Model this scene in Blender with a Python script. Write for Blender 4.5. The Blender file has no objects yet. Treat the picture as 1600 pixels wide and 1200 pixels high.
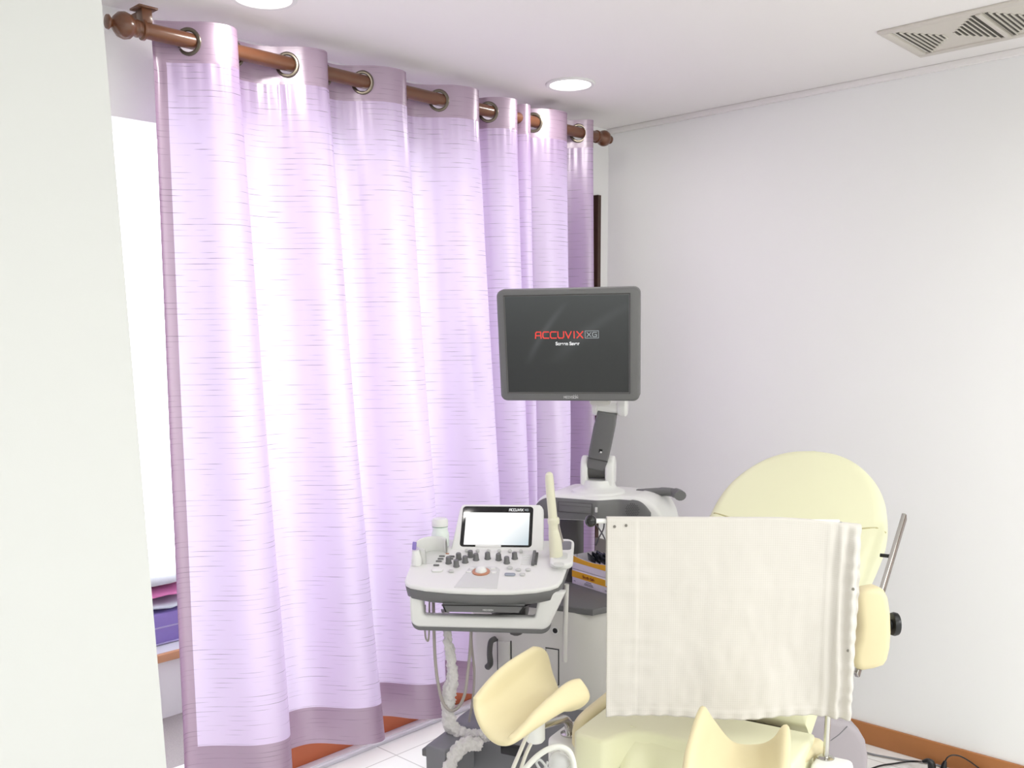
import bpy, bmesh, math, random
from mathutils import Vector, Matrix, noise
random.seed(7)
S = bpy.context.scene
COL = S.collection

# ------------------------------------------------------------------ camera
CAM_AXES = Matrix(((0.686, 0.143, -0.714), (-0.728, 0.121, -0.675), (-0.010, 0.982, 0.187)))
FPX, PPX, PPY = 1460.0, 800.0, 805.0
CAM = Vector((0, 0, 1.6))
_x = Vector((0.6862, -0.7276, -0.0099)).normalized()
_z = Vector((-0.714, -0.675, 0.187))
_z = (_z - _x * _z.dot(_x)).normalized()
_y = _z.cross(_x)
RC = Matrix((_x, _y, _z)).transposed()
cd = bpy.data.cameras.new('camera')
cam = bpy.data.objects.new('camera', cd); COL.objects.link(cam)
cd.sensor_width = 36.0; cd.lens = FPX / 1600 * 36.0
cd.shift_y = (PPY - 600) / 1600.0
cd.clip_start = 0.05
cam.matrix_world = Matrix.Translation(CAM) @ RC.to_4x4()
S.camera = cam

# ------------------------------------------------------------------ world, exposure
S.view_settings.view_transform = 'Standard'
S.view_settings.look = 'None'
S.view_settings.gamma = 1.0
S.view_settings.use_curve_mapping = False
S.view_settings.exposure = 0.0
w = bpy.data.worlds.new('daylight'); S.world = w; w.use_nodes = True
w.node_tree.nodes['Background'].inputs[0].default_value = (0.93, 0.96, 1.0, 1)
w.node_tree.nodes['Background'].inputs[1].default_value = 4.5

def area(name, loc, sx, sy, power, rot=(0, 0, 0), color=(1, 1, 1)):
    l = bpy.data.lights.new(name, 'AREA'); l.shape = 'RECTANGLE'; l.size = sx; l.size_y = sy
    l.energy = power; l.color = color
    o = bpy.data.objects.new(name, l); COL.objects.link(o); o.location = loc; o.rotation_euler = rot
    return o
CEIL = 2.5
# unseen fill lights added under the ceiling, without fixtures, to brighten the room
area('ceiling_fill_light', (0.2, -1.2, CEIL - 0.03), 1.6, 1.2, 31, (0, 0, 0), (0.975, 1.0, 0.985))
area('ceiling_fill_light', (1.9, 0.15, CEIL - 0.03), 1.2, 0.9, 8, (0, 0, 0), (0.975, 1.0, 0.985))
area('ceiling_fill_light', (2.3, -1.7, CEIL - 0.03), 1.2, 1.2, 46, (0, 0, 0), (0.975, 1.0, 0.985))
area('ceiling_fill_light', (-1.4, -1.7, CEIL - 0.03), 1.2, 1.2, 20, (0, 0, 0), (0.975, 1.0, 0.985))

# ------------------------------------------------------------------ materials
def lin(c):
    return tuple(((v / 255) / 12.92 if v / 255 <= 0.04045 else ((v / 255 + 0.055) / 1.055) ** 2.4) for v in c) + (1,)
MATS = {}
def mat(name, rgb, rough=0.5, metal=0.0, var=0.04, scale=30.0, bump=0.0, bscale=200.0, spec=0.5, coat=0.0, sheen=0.0, sss=0.0, emit=0.0):
    if name in MATS: return MATS[name]
    m = bpy.data.materials.new(name); m.use_nodes = True
    nt = m.node_tree; b = nt.nodes['Principled BSDF']
    tc = nt.nodes.new('ShaderNodeTexCoord')
    nz = nt.nodes.new('ShaderNodeTexNoise'); nz.inputs['Scale'].default_value = scale; nz.inputs['Detail'].default_value = 4
    nt.links.new(tc.outputs['Object'], nz.inputs['Vector'])
    mr = nt.nodes.new('ShaderNodeMapRange'); mr.inputs['To Min'].default_value = 1 - var; mr.inputs['To Max'].default_value = 1 + var * 0.6
    nt.links.new(nz.outputs['Fac'], mr.inputs['Value'])
    mx = nt.nodes.new('ShaderNodeVectorMath'); mx.operation = 'SCALE'
    mx.inputs[0].default_value = lin(rgb)[:3]
    nt.links.new(mr.outputs[0], mx.inputs['Scale'])
    nt.links.new(mx.outputs[0], b.inputs['Base Color'])
    b.inputs['Roughness'].default_value = rough; b.inputs['Metallic'].default_value = metal
    b.inputs['Specular IOR Level'].default_value = spec
    b.inputs['Coat Weight'].default_value = coat
    b.inputs['Sheen Weight'].default_value = sheen
    if emit:
        b.inputs['Emission Color'].default_value = lin(rgb); b.inputs['Emission Strength'].default_value = emit
    if bump:
        n2 = nt.nodes.new('ShaderNodeTexNoise'); n2.inputs['Scale'].default_value = bscale; n2.inputs['Detail'].default_value = 3
        nt.links.new(tc.outputs['Object'], n2.inputs['Vector'])
        bp = nt.nodes.new('ShaderNodeBump'); bp.inputs['Strength'].default_value = bump; bp.inputs['Distance'].default_value = 0.002
        nt.links.new(n2.outputs['Fac'], bp.inputs['Height']); nt.links.new(bp.outputs[0], b.inputs['Normal'])
    MATS[name] = m
    return m

def math_node(nt, op, a, b=None):
    n = nt.nodes.new('ShaderNodeMath'); n.operation = op
    for i, v in enumerate((a, b)):
        if v is None: continue
        if isinstance(v, (int, float)): n.inputs[i].default_value = v
        else: nt.links.new(v, n.inputs[i])
    return n.outputs[0]

WALL = mat('white_wall_paint', (246, 246, 244), 0.75, var=0.015, scale=2, bump=0.05, bscale=300)
WALL_NEAR = mat('darkened_wall_paint', (224, 225, 223), 0.7, var=0.012, scale=2, bump=0.04, bscale=300)  # wall paint darkened on the near wall to offset its overexposure
CEILM = mat('ceiling_paint', (245, 242, 239), 0.85, var=0.012, scale=3, bump=0.04, bscale=250)
WOOD = mat('orange_wood', (180, 118, 68), 0.45, var=0.12, scale=9)
TERRA = mat('terracotta_wood', (212, 118, 76), 0.45, var=0.1, scale=9)
WOOD_PALE = mat('pale_wood', (214, 160, 120), 0.5, var=0.1, scale=9)
ROD = mat('varnished_brown_wood', (106, 64, 40), 0.3, var=0.18, scale=14, coat=0.3)
DARKWOOD = mat('dark_brown_wood', (74, 50, 40), 0.5, var=0.1, scale=12)
STRIP = mat('white_sill', (236, 236, 240), 0.4, var=0.01)
WPLAST = mat('white_plastic', (236, 236, 233), 0.38, var=0.012, scale=8)
WPLAST2 = mat('off_white_plastic', (222, 220, 214), 0.45, var=0.015, scale=8)
GPLAST = mat('grey_plastic', (112, 112, 112), 0.48, var=0.04, scale=200, bump=0.06, bscale=700)
GPLAST2 = mat('mid_grey_plastic', (128, 128, 132), 0.5, var=0.03, scale=40)
LGREY = mat('light_grey_plastic', (216, 217, 214), 0.35, var=0.01)
DGREY = mat('dark_grey_plastic', (84, 83, 82), 0.42, var=0.04, scale=60)
BLACK = mat('black_plastic', (22, 22, 24), 0.35, var=0.05)
BLACKG = mat('glossy_black_plastic', (14, 14, 16), 0.12, var=0.03)
CREAM = mat('pale_yellow_vinyl', (232, 231, 196), 0.42, var=0.02, scale=6, bump=0.05, bscale=500)
CREAM_SEAM = mat('yellow_vinyl_seam', (196, 188, 140), 0.5)
PAD = mat('cream_moulded_foam', (227, 214, 174), 0.5, var=0.025, scale=9, bump=0.05, bscale=600)
CHROME = mat('chrome', (200, 198, 194), 0.16, metal=1.0, var=0.02)
BRONZE = mat('brushed_grommet_metal', (120, 112, 100), 0.3, metal=1.0, var=0.05)
STEELB = mat('worn_brown_steel', (132, 118, 110), 0.35, metal=0.8, var=0.12, scale=50)
LAV = mat('lavender_grey_plastic', (170, 162, 168), 0.55, var=0.03, scale=12)
PROBE = mat('ivory_plastic', (232, 229, 205), 0.32, var=0.015)
BOTTLE = mat('pale_green_white_plastic', (232, 240, 234), 0.35, var=0.02)
GREEN = mat('green_ring', (96, 140, 110), 0.5)
YEL = mat('yellow_card', (238, 178, 30), 0.55, var=0.06, scale=25)
WCARD = mat('white_card', (232, 226, 234), 0.6, var=0.02)
REDINK = mat('brown_red_ink', (150, 70, 20), 0.6)
GREYINK = mat('grey_ink', (120, 115, 125), 0.6)
FOIL = mat('dark_foil', (52, 56, 62), 0.22, metal=0.4, var=0.2, scale=60)
COPPER = mat('copper_ring', (196, 138, 108), 0.35, var=0.05)
KEYC = mat('clear_grey_key', (205, 205, 203), 0.3, var=0.02)
BLUEKEY = mat('blue_grey_key', (160, 165, 180), 0.35)
CABLE = mat('grey_cable_rubber', (172, 164, 158), 0.5, var=0.04)
TUBE = mat('white_tube_rubber', (225, 224, 216), 0.35, var=0.02)
PURPLE = mat('violet_fabric_box', (150, 132, 202), 0.7, var=0.05, scale=50)
PURPLE_T = mat('violet_trim', (190, 180, 220), 0.6)
PINK = mat('pink_linen', (242, 146, 200), 0.85, var=0.06, scale=30)
PALEL = mat('pale_blue_linen', (222, 234, 240), 0.85, var=0.08, scale=60)
PALEP = mat('pale_print_linen', (226, 232, 236), 0.85, var=0.12, scale=45)
GLASSINK = mat('light_print', (205, 205, 205), 0.5)
STAIN = mat('tarnished_snap', (120, 116, 108), 0.5)
VENT = mat('vent_enamel', (214, 208, 198), 0.5, var=0.02)
VENTD = mat('vent_dark', (70, 66, 58), 0.7)
GAUZE = mat('white_fluffy_sleeve', (226, 222, 220), 0.95, var=0.12, scale=90, bump=0.9, bscale=160, sheen=0.4)

def emitter(name, rgb, strength):
    if name in MATS: return MATS[name]
    m = bpy.data.materials.new(name); m.use_nodes = True; nt = m.node_tree
    b = nt.nodes['Principled BSDF']; b.inputs['Base Color'].default_value = (0.02, 0.02, 0.02, 1)
    b.inputs['Emission Color'].default_value = lin(rgb); b.inputs['Emission Strength'].default_value = strength
    b.inputs['Roughness'].default_value = 0.25
    MATS[name] = m; return m
LAMP = emitter('lamp_diffuser', (255, 252, 246), 6.0)
REDGLOW = emitter('red_screen_letters', (240, 62, 52), 1.0)
GREYGLOW = emitter('grey_screen_letters', (170, 176, 180), 1.0)
WHITEGLOW = emitter('white_screen_letters', (238, 238, 238), 1.0)

def tile_material():
    m = bpy.data.materials.new('white_floor_tile'); m.use_nodes = True; nt = m.node_tree
    b = nt.nodes['Principled BSDF']; tc = nt.nodes.new('ShaderNodeTexCoord')
    sp = nt.nodes.new('ShaderNodeSeparateXYZ'); nt.links.new(tc.outputs['Object'], sp.inputs[0])
    def line(sock, off):
        f = math_node(nt, 'FRACT', math_node(nt, 'DIVIDE', math_node(nt, 'ADD', sock, off), 0.40))
        return math_node(nt, 'LESS_THAN', f, 0.012)
    g = math_node(nt, 'MAXIMUM', line(sp.outputs[0], 10 - 2.159 + 0.4 * 0), line(sp.outputs[1], 10 - 2.68))
    nz = nt.nodes.new('ShaderNodeTexNoise'); nz.inputs['Scale'].default_value = 3
    nt.links.new(tc.outputs['Object'], nz.inputs['Vector'])
    mx = nt.nodes.new('ShaderNodeMix'); mx.data_type = 'RGBA'
    mx.inputs['A'].default_value = lin((242, 241, 238)); mx.inputs['B'].default_value = lin((196, 193, 190))
    nt.links.new(g, mx.inputs['Factor']); nt.links.new(mx.outputs['Result'], b.inputs['Base Color'])
    mr = nt.nodes.new('ShaderNodeMapRange'); mr.inputs['To Min'].default_value = 0.30; mr.inputs['To Max'].default_value = 0.33
    nt.links.new(nz.outputs['Fac'], mr.inputs['Value']); nt.links.new(mr.outputs[0], b.inputs['Roughness'])
    return m
def carpet_material():
    m = mat('speckled_grey_carpet', (176, 168, 168), 0.95, var=0.35, scale=220, bump=0.6, bscale=300)
    return m
def curtain_material(name, light, trans, tw):
    """lilac satin with broken dark woven lines, letting daylight through"""
    m = bpy.data.materials.new(name); m.use_nodes = True; nt = m.node_tree
    for n in list(nt.nodes): nt.nodes.remove(n)
    out = nt.nodes.new('ShaderNodeOutputMaterial')
    uv = nt.nodes.new('ShaderNodeTexCoord'); sp = nt.nodes.new('ShaderNodeSeparateXYZ')
    nt.links.new(uv.outputs['UV'], sp.inputs[0])
    v = math_node(nt, 'DIVIDE', sp.outputs[1], 0.0155)
    row = math_node(nt, 'FLOOR', v); fr = math_node(nt, 'FRACT', v)
    cx = nt.nodes.new('ShaderNodeCombineXYZ')
    nt.links.new(math_node(nt, 'MULTIPLY', sp.outputs[0], 13.0), cx.inputs[0])
    nt.links.new(math_node(nt, 'MULTIPLY', row, 7.31), cx.inputs[1])
    nz = nt.nodes.new('ShaderNodeTexNoise'); nz.inputs['Scale'].default_value = 1.0; nz.inputs['Detail'].default_value = 1.5
    nt.links.new(cx.outputs[0], nz.inputs['Vector'])
    # strength of a dash grows smoothly where the noise is high
    dash = nt.nodes.new('ShaderNodeMapRange'); dash.inputs['From Min'].default_value = 0.46; dash.inputs['From Max'].default_value = 0.68
    nt.links.new(nz.outputs['Fac'], dash.inputs['Value'])
    thin = math_node(nt, 'LESS_THAN', fr, 0.09)
    dk = math_node(nt, 'MULTIPLY', math_node(nt, 'MULTIPLY', thin, dash.outputs[0]), 0.85)
    # faint weave ribs
    def col(base):
        mx = nt.nodes.new('ShaderNodeMix'); mx.data_type = 'RGBA'
        mx.inputs['A'].default_value = base; mx.inputs['B'].default_value = lin((56, 30, 58))
        nt.links.new(dk, mx.inputs['Factor']); return mx.outputs['Result']
    df = nt.nodes.new('ShaderNodeBsdfDiffuse'); nt.links.new(col(light), df.inputs[0])
    tr = nt.nodes.new('ShaderNodeBsdfTranslucent'); nt.links.new(col(trans), tr.inputs[0])
    m1 = nt.nodes.new('ShaderNodeMixShader'); m1.inputs[0].default_value = tw
    nt.links.new(df.outputs[0], m1.inputs[1]); nt.links.new(tr.outputs[0], m1.inputs[2])
    gl = nt.nodes.new('ShaderNodeBsdfGlossy'); gl.inputs['Roughness'].default_value = 0.36; gl.inputs[0].default_value = (0.95, 0.9, 0.95, 1)
    m2 = nt.nodes.new('ShaderNodeMixShader'); m2.inputs[0].default_value = 0.20
    nt.links.new(m1.outputs[0], m2.inputs[1]); nt.links.new(gl.outputs[0], m2.inputs[2])
    wv = nt.nodes.new('ShaderNodeBump'); wv.inputs['Strength'].default_value = 0.12; wv.inputs['Distance'].default_value = 0.001
    rib = math_node(nt, 'SINE', math_node(nt, 'MULTIPLY', sp.outputs[1], 2400.0))
    nt.links.new(rib, wv.inputs['Height'])
    nt.links.new(wv.outputs[0], gl.inputs['Normal'])
    nt.links.new(m2.outputs[0], out.inputs[0])
    return m
def glass_material():
    m = bpy.data.materials.new('window_glass'); m.use_nodes = True; nt = m.node_tree
    for n in list(nt.nodes): nt.nodes.remove(n)
    out = nt.nodes.new('ShaderNodeOutputMaterial'); t = nt.nodes.new('ShaderNodeBsdfTransparent'); g = nt.nodes.new('ShaderNodeBsdfGlossy')
    g.inputs['Roughness'].default_value = 0.03; mx = nt.nodes.new('ShaderNodeMixShader'); mx.inputs[0].default_value = 0.04; nt.links.new(t.outputs[0], mx.inputs[1]); nt.links.new(g.outputs[0], mx.inputs[2])
    nt.links.new(mx.outputs[0], out.inputs[0]); return m
def clear_plastic(name, a=0.35):
    m = bpy.data.materials.new(name); m.use_nodes = True; nt = m.node_tree
    for n in list(nt.nodes): nt.nodes.remove(n)
    out = nt.nodes.new('ShaderNodeOutputMaterial'); t = nt.nodes.new('ShaderNodeBsdfTransparent'); t.inputs[0].default_value = (0.9, 0.9, 0.9, 1)
    g = nt.nodes.new('ShaderNodeBsdfPrincipled'); g.inputs['Roughness'].default_value = 0.12; g.inputs['Base Color'].default_value = (0.8, 0.8, 0.79, 1)
    mx = nt.nodes.new('ShaderNodeMixShader'); mx.inputs[0].default_value = a
    nt.links.new(t.outputs[0], mx.inputs[1]); nt.links.new(g.outputs[0], mx.inputs[2]); nt.links.new(mx.outputs[0], out.inputs[0]); return m
def screen_material():
    """dark screen-saver picture: grey at the top, darker below, two pale swooshes"""
    m = bpy.data.materials.new('screen_saver'); m.use_nodes = True; nt = m.node_tree
    b = nt.nodes['Principled BSDF']; b.inputs['Base Color'].default_value = (0.012, 0.013, 0.014, 1); b.inputs['Roughness'].default_value = 0.3
    tc = nt.nodes.new('ShaderNodeTexCoord'); sp = nt.nodes.new('ShaderNodeSeparateXYZ'); nt.links.new(tc.outputs['UV'], sp.inputs[0])
    u, v = sp.outputs[0], sp.outputs[1]
    def band(cx0, slope, curve, wdt, amp):
        # distance from a curved stroke u = cx0 + slope*v + curve*v^2
        c = math_node(nt, 'ADD', math_node(nt, 'ADD', math_node(nt, 'MULTIPLY', v, slope), cx0), math_node(nt, 'MULTIPLY', math_node(nt, 'MULTIPLY', v, v), curve))
        d = math_node(nt, 'DIVIDE', math_node(nt, 'SUBTRACT', u, c), wdt)
        e = math_node(nt, 'EXPONENT', math_node(nt, 'MULTIPLY', math_node(nt, 'MULTIPLY', d, d), -1.0))
        f = math_node(nt, 'SUBTRACT', 1.0, math_node(nt, 'MULTIPLY', math_node(nt, 'MULTIPLY', math_node(nt, 'SUBTRACT', v, 0.62), math_node(nt, 'SUBTRACT', v, 0.62)), 9.0))
        return math_node(nt, 'MULTIPLY', math_node(nt, 'MULTIPLY', e, math_node(nt, 'MAXIMUM', f, 0.0)), amp)
    s = math_node(nt, 'ADD', band(0.10, 0.15, 0.30, 0.03, 0.035), band(0.30, 0.1, 0.75, 0.07, 0.02))
    base = math_node(nt, 'ADD', math_node(nt, 'MULTIPLY', math_node(nt, 'MULTIPLY', v, v), 0.035), 0.012)
    tot = math_node(nt, 'ADD', s, base)
    cx = nt.nodes.new('ShaderNodeCombineXYZ')
    nt.links.new(math_node(nt, 'MULTIPLY', tot, 0.93), cx.inputs[0]); nt.links.new(math_node(nt, 'MULTIPLY', tot, 1.0), cx.inputs[1]); nt.links.new(math_node(nt, 'MULTIPLY', tot, 1.02), cx.inputs[2])
    nt.links.new(cx.outputs[0], b.inputs['Emission Color']); b.inputs['Emission Strength'].default_value = 1.0
    return m
def touch_material():
    """lit touch screen, white at left and pale blue grey to the right"""
    m = bpy.data.materials.new('lit_touch_display'); m.use_nodes = True; nt = m.node_tree
    b = nt.nodes['Principled BSDF']; b.inputs['Base Color'].default_value = (0.05, 0.05, 0.05, 1); b.inputs['Roughness'].default_value = 0.3
    tc = nt.nodes.new('ShaderNodeTexCoord'); gr = nt.nodes.new('ShaderNodeTexGradient')
    mp = nt.nodes.new('ShaderNodeMapping'); mp.inputs['Rotation'].default_value = (0, 0, 0.5)
    nt.links.new(tc.outputs['UV'], mp.inputs[0]); nt.links.new(mp.outputs[0], gr.inputs[0])
    cr = nt.nodes.new('ShaderNodeValToRGB'); cr.color_ramp.elements[0].position = 0.3; cr.color_ramp.elements[0].color = (1.05, 1.05, 1.05, 1)
    cr.color_ramp.elements[1].position = 0.9; cr.color_ramp.elements[1].color = lin((186, 204, 212))
    nt.links.new(gr.outputs[0], cr.inputs[0]); nt.links.new(cr.outputs[0], b.inputs['Emission Color']); b.inputs['Emission Strength'].default_value = 1.0
    return m
def woven_material():
    m = mat('white_cotton', (213, 208, 201), 0.9, var=0.03, scale=7, sheen=0.2)
    nt = m.node_tree; b = nt.nodes['Principled BSDF']; tc = nt.nodes.new('ShaderNodeTexCoord')
    sp = nt.nodes.new('ShaderNodeSeparateXYZ'); nt.links.new(tc.outputs['UV'], sp.inputs[0])
    s1 = math_node(nt, 'SINE', math_node(nt, 'MULTIPLY', sp.outputs[0], 1250.0)); s2 = math_node(nt, 'SINE', math_node(nt, 'MULTIPLY', sp.outputs[1], 1250.0))
    nz = nt.nodes.new('ShaderNodeTexNoise'); nz.inputs['Scale'].default_value = 30; nt.links.new(tc.outputs['UV'], nz.inputs['Vector'])
    h = math_node(nt, 'ADD', math_node(nt, 'MULTIPLY', math_node(nt, 'ADD', s1, s2), 0.5), math_node(nt, 'MULTIPLY', nz.outputs['Fac'], 3.0))
    bp = nt.nodes.new('ShaderNodeBump'); bp.inputs['Strength'].default_value = 0.09; bp.inputs['Distance'].default_value = 0.0012
    nt.links.new(h, bp.inputs['Height']); nt.links.new(bp.outputs[0], b.inputs['Normal'])
    return m
COTTON = woven_material()
GLASS = glass_material()

# ------------------------------------------------------------------ helpers
def wray(px, py):
    return RC @ Vector(((px - PPX) / FPX, (PPY - py) / FPX, -1.0))
def onz(px, py, z):
    d = wray(px, py); return CAM + d * ((z - CAM.z) / d.z)
def ond(px, py, dep):
    return CAM + wray(px, py) * dep
class Frame:
    """a thing's own upright frame: x to its right, y away from the viewer, z up"""
    def __init__(s, o, deg):
        s.o = Vector((o[0], o[1], 0)); s.a = math.radians(deg); s.R = Matrix.Rotation(s.a, 3, 'Z')
    def l(s, p): return s.R.transposed() @ (Vector(p) - s.o)
    def w(s, p): return s.o + s.R @ Vector(p)
    def pl(s, px, py, n, d):
        c = s.l(CAM); r = s.R.transposed() @ wray(px, py); n = Vector(n)
        return c + r * ((d - n.dot(c)) / n.dot(r))

class MB:
    def __init__(s): s.bm = bmesh.new(); s.uv = None
    def box(s, c, size, rot=None, bev=0.0, seg=2):
        r = bmesh.ops.create_cube(s.bm, size=1.0)
        vs = r['verts']
        bmesh.ops.scale(s.bm, vec=size, verts=vs)
        if bev:
            es = list({e for v in vs for e in v.link_edges})
            rr = bmesh.ops.bevel(s.bm, geom=es, offset=bev, segments=seg, profile=0.5, affect='EDGES')
            vs = list({v for f in rr['faces'] for v in f.verts} | {v for v in vs if v.is_valid})
        M = (rot.to_4x4() if rot else Matrix.Identity(4))
        bmesh.ops.transform(s.bm, matrix=Matrix.Translation(Vector(c)) @ M, verts=vs)
        return s
    def loft(s, rings, close_u=True, cap=True):
        rv = [[s.bm.verts.new(p) for p in r] for r in rings]
        n = len(rings[0])
        for a, b in zip(rv, rv[1:]):
            for i in range(n if close_u else n - 1):
                j = (i + 1) % n
                try: s.bm.faces.new((a[i], a[j], b[j], b[i]))
                except ValueError: pass
        if cap and close_u:
            s.bm.faces.new(list(reversed(rv[0]))); s.bm.faces.new(rv[-1])
        return s
    def lathe(s, prof, seg=24, M=None, cap=True):
        """prof: (radius, height) pairs about local z"""
        M = M or Matrix.Identity(4)
        rings = [[M @ Vector((max(r, 1e-5) * math.cos(2 * math.pi * k / seg), max(r, 1e-5) * math.sin(2 * math.pi * k / seg), z)) for k in range(seg)] for r, z in prof]
        return s.loft(rings, True, cap)
    def tube(s, pts, r, seg=12, cap=True, flat=None):
        pts = [Vector(p) for p in pts]
        rs = r if isinstance(r, (list, tuple)) else [r] * len(pts)
        rings = []; up = None
        for i, p in enumerate(pts):
            t = (pts[min(i + 1, len(pts) - 1)] - pts[max(i - 1, 0)]).normalized()
            if up is None:
                up = Vector((0, 0, 1)) if abs(t.z) < 0.9 else Vector((1, 0, 0))
            up = (up - t * up.dot(t)).normalized(); sd = t.cross(up)
            k2 = flat or 1.0
            rings.append([p + (sd * math.cos(2 * math.pi * k / seg) + up * k2 * math.sin(2 * math.pi * k / seg)) * rs[i] for k in range(seg)])
        return s.loft(rings, True, cap)
    def prism(s, outline, depth, M=None, bev=0.0, seg=3, bev_back=True):
        """outline (x, y) points extruded along +z by depth, edges of both faces rounded"""
        M = M or Matrix.Identity(4)
        n = len(outline)
        o2 = [Vector((p[0], p[1])) for p in outline]
        ar = sum(o2[i].x * o2[(i + 1) % n].y - o2[(i + 1) % n].x * o2[i].y for i in range(n))
        if ar < 0: o2.reverse()
        def inset(d):
            res = []
            for i in range(n):
                a, b, c = o2[i - 1], o2[i], o2[(i + 1) % n]
                e1 = (b - a).normalized(); e2 = (c - b).normalized()
                n1 = Vector((-e1.y, e1.x)); n2 = Vector((-e2.y, e2.x))
                m = (n1 + n2); L = max(0.3, (1 + n1.dot(n2)))
                res.append(b + m * (d / L))
            return res
        rings = []
        if bev:
            ks = [math.pi / 2 * k / seg for k in range(seg + 1)]
            if bev_back:
                for k in reversed(ks): rings.append((inset(bev * (1 - math.cos(k))), bev * (1 - math.sin(k))))
            else: rings.append((o2, 0))
            for k in ks: rings.append((inset(bev * (1 - math.cos(k))), depth - bev * (1 - math.sin(k))))
        else: rings = [(o2, 0), (o2, depth)]
        return s.loft([[M @ Vector((p.x, p.y, z)) for p in ring] for ring, z in rings])
    def grid(s, fn, nu, nv, uvfn=None):
        vs = [[s.bm.verts.new(fn(i / nu, j / nv)) for j in range(nv + 1)] for i in range(nu + 1)]
        if uvfn and s.uv is None: s.uv = s.bm.loops.layers.uv.new('UVMap')
        for i in range(nu):
            for j in range(nv):
                f = s.bm.faces.new((vs[i][j], vs[i + 1][j], vs[i + 1][j + 1], vs[i][j + 1]))
                if uvfn:
                    for lp, (a, b) in zip(f.loops, ((i, j), (i + 1, j), (i + 1, j + 1), (i, j + 1))):
                        lp[s.uv].uv = uvfn(a / nu, b / nv)
        return s
    def sphere(s, c, r, sc=(1, 1, 1), seg=20):
        rr = bmesh.ops.create_uvsphere(s.bm, u_segments=seg, v_segments=seg // 2, radius=r)
        bmesh.ops.scale(s.bm, vec=sc, verts=rr['verts']); bmesh.ops.translate(s.bm, vec=Vector(c), verts=rr['verts'])
        return s
    def build(s, name, m, parent=None, smooth=True, angle=40, loc=None):
        bmesh.ops.recalc_face_normals(s.bm, faces=s.bm.faces)
        me = bpy.data.meshes.new(name); s.bm.to_mesh(me); s.bm.free()
        me.materials.append(m)
        if smooth:
            for p in me.polygons: p.use_smooth = True
            me.set_sharp_from_angle(angle=math.radians(angle))
        o = bpy.data.objects.new(name, me); COL.objects.link(o)
        if parent: o.parent = parent
        if loc: o.location = loc
        return o
def tag(o, label, cat, group=None):
    o['label'] = label; o['category'] = cat
    if group: o['group'] = group
    return o
def struct(o):
    o['kind'] = 'structure'; return o
def thing(name, label, cat, fr, group=None, z=0.0):
    o = bpy.data.objects.new(name, None); COL.objects.link(o); o.empty_display_size = 0.1
    o.location = fr.o + Vector((0, 0, z)); o.rotation_euler = (0, 0, fr.a)
    return tag(o, label, cat, group)
def sub_empty(parent): pass
def rrect(w_, h_, r, seg=5, cx=0, cy=0):
    rs = r if isinstance(r, (list, tuple)) else [r] * 4   # br, tr, tl, bl
    pts = []
    for (sx, sy, a0, rr) in ((1, -1, -90, rs[0]), (1, 1, 0, rs[1]), (-1, 1, 90, rs[2]), (-1, -1, 180, rs[3])):
        for k in range(seg + 1):
            a = math.radians(a0 + 90 * k / seg)
            pts.append((cx + sx * (w_ / 2 - rr) + rr * math.cos(a), cy + sy * (h_ / 2 - rr) + rr * math.sin(a)))
    return pts
def smooth_path(pts, n=8):
    pts = [Vector(p) for p in pts]; P = [pts[0]] + pts + [pts[-1]]; out = []
    for i in range(1, len(P) - 2):
        for k in range(n):
            t = k / n; a, b, c, d = P[i - 1], P[i], P[i + 1], P[i + 2]
            out.append(0.5 * ((2 * b) + (c - a) * t + (2 * a - 5 * b + 4 * c - d) * t * t + (3 * b - a - 3 * c + d) * t ** 3))
    out.append(pts[-1]); return out
RX90 = Matrix.Rotation(math.pi / 2, 4, 'X')   # xy outline -> xz plane, extrusion towards -y
GLYPH = {  # square technical capitals as strokes in a 1 x 1 cell
 'A': [[(0, 0), (0.06, 0.82), (0.25, 1), (0.95, 1), (1, 0)], [(0.05, 0.42), (0.97, 0.42)]],
 'C': [[(1, 1), (0.2, 1), (0, 0.8), (0, 0.2), (0.2, 0), (1, 0)]],
 'U': [[(0, 1), (0, 0.2), (0.2, 0), (0.8, 0), (1, 0.2), (1, 1)]],
 'V': [[(0, 1), (0.5, 0), (1, 1)]], 'I': [[(0.5, 0), (0.5, 1)]], 'X': [[(0, 0), (1, 1)], [(0, 1), (1, 0)]],
 'G': [[(1, 1), (0.2, 1), (0, 0.8), (0, 0.2), (0.2, 0), (1, 0), (1, 0.5), (0.55, 0.5)]],
 'M': [[(0, 0), (0, 1), (0.5, 0.4), (1, 1), (1, 0)]], 'E': [[(1, 1), (0, 1), (0, 0), (1, 0)], [(0, 0.5), (0.8, 0.5)]],
 'D': [[(0, 0), (0, 1), (0.7, 1), (1, 0.7), (1, 0.3), (0.7, 0), (0, 0)]], 'S': [[(1, 1), (0, 1), (0, 0.5), (1, 0.5), (1, 0), (0, 0)]],
 'O': [[(0, 0), (0, 1), (1, 1), (1, 0), (0, 0)]], 'N': [[(0, 0), (0, 1), (1, 0), (1, 1)]],
}
def strokes(mb, text, x0, z0, cw, h, gap, lw, y, th=0.0008):
    """letters as thin raised strokes in the local xz plane at depth y"""
    x = x0
    for ch in text:
        wd = cw * (0.35 if ch == 'I' else 1.0)
        for st in GLYPH[ch]:
            for (a, b) in zip(st, st[1:]):
                p = Vector((x + a[0] * wd, 0, z0 + a[1] * h)); q = Vector((x + b[0] * wd, 0, z0 + b[1] * h))
                d = q - p; L = d.length; ang = math.atan2(d.z, d.x)
                c = (p + q) / 2
                mb.box((c.x, y, c.z), (L + lw, th, lw), Matrix.Rotation(-ang, 3, 'Y'))
        x += wd + gap
    return x
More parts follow.
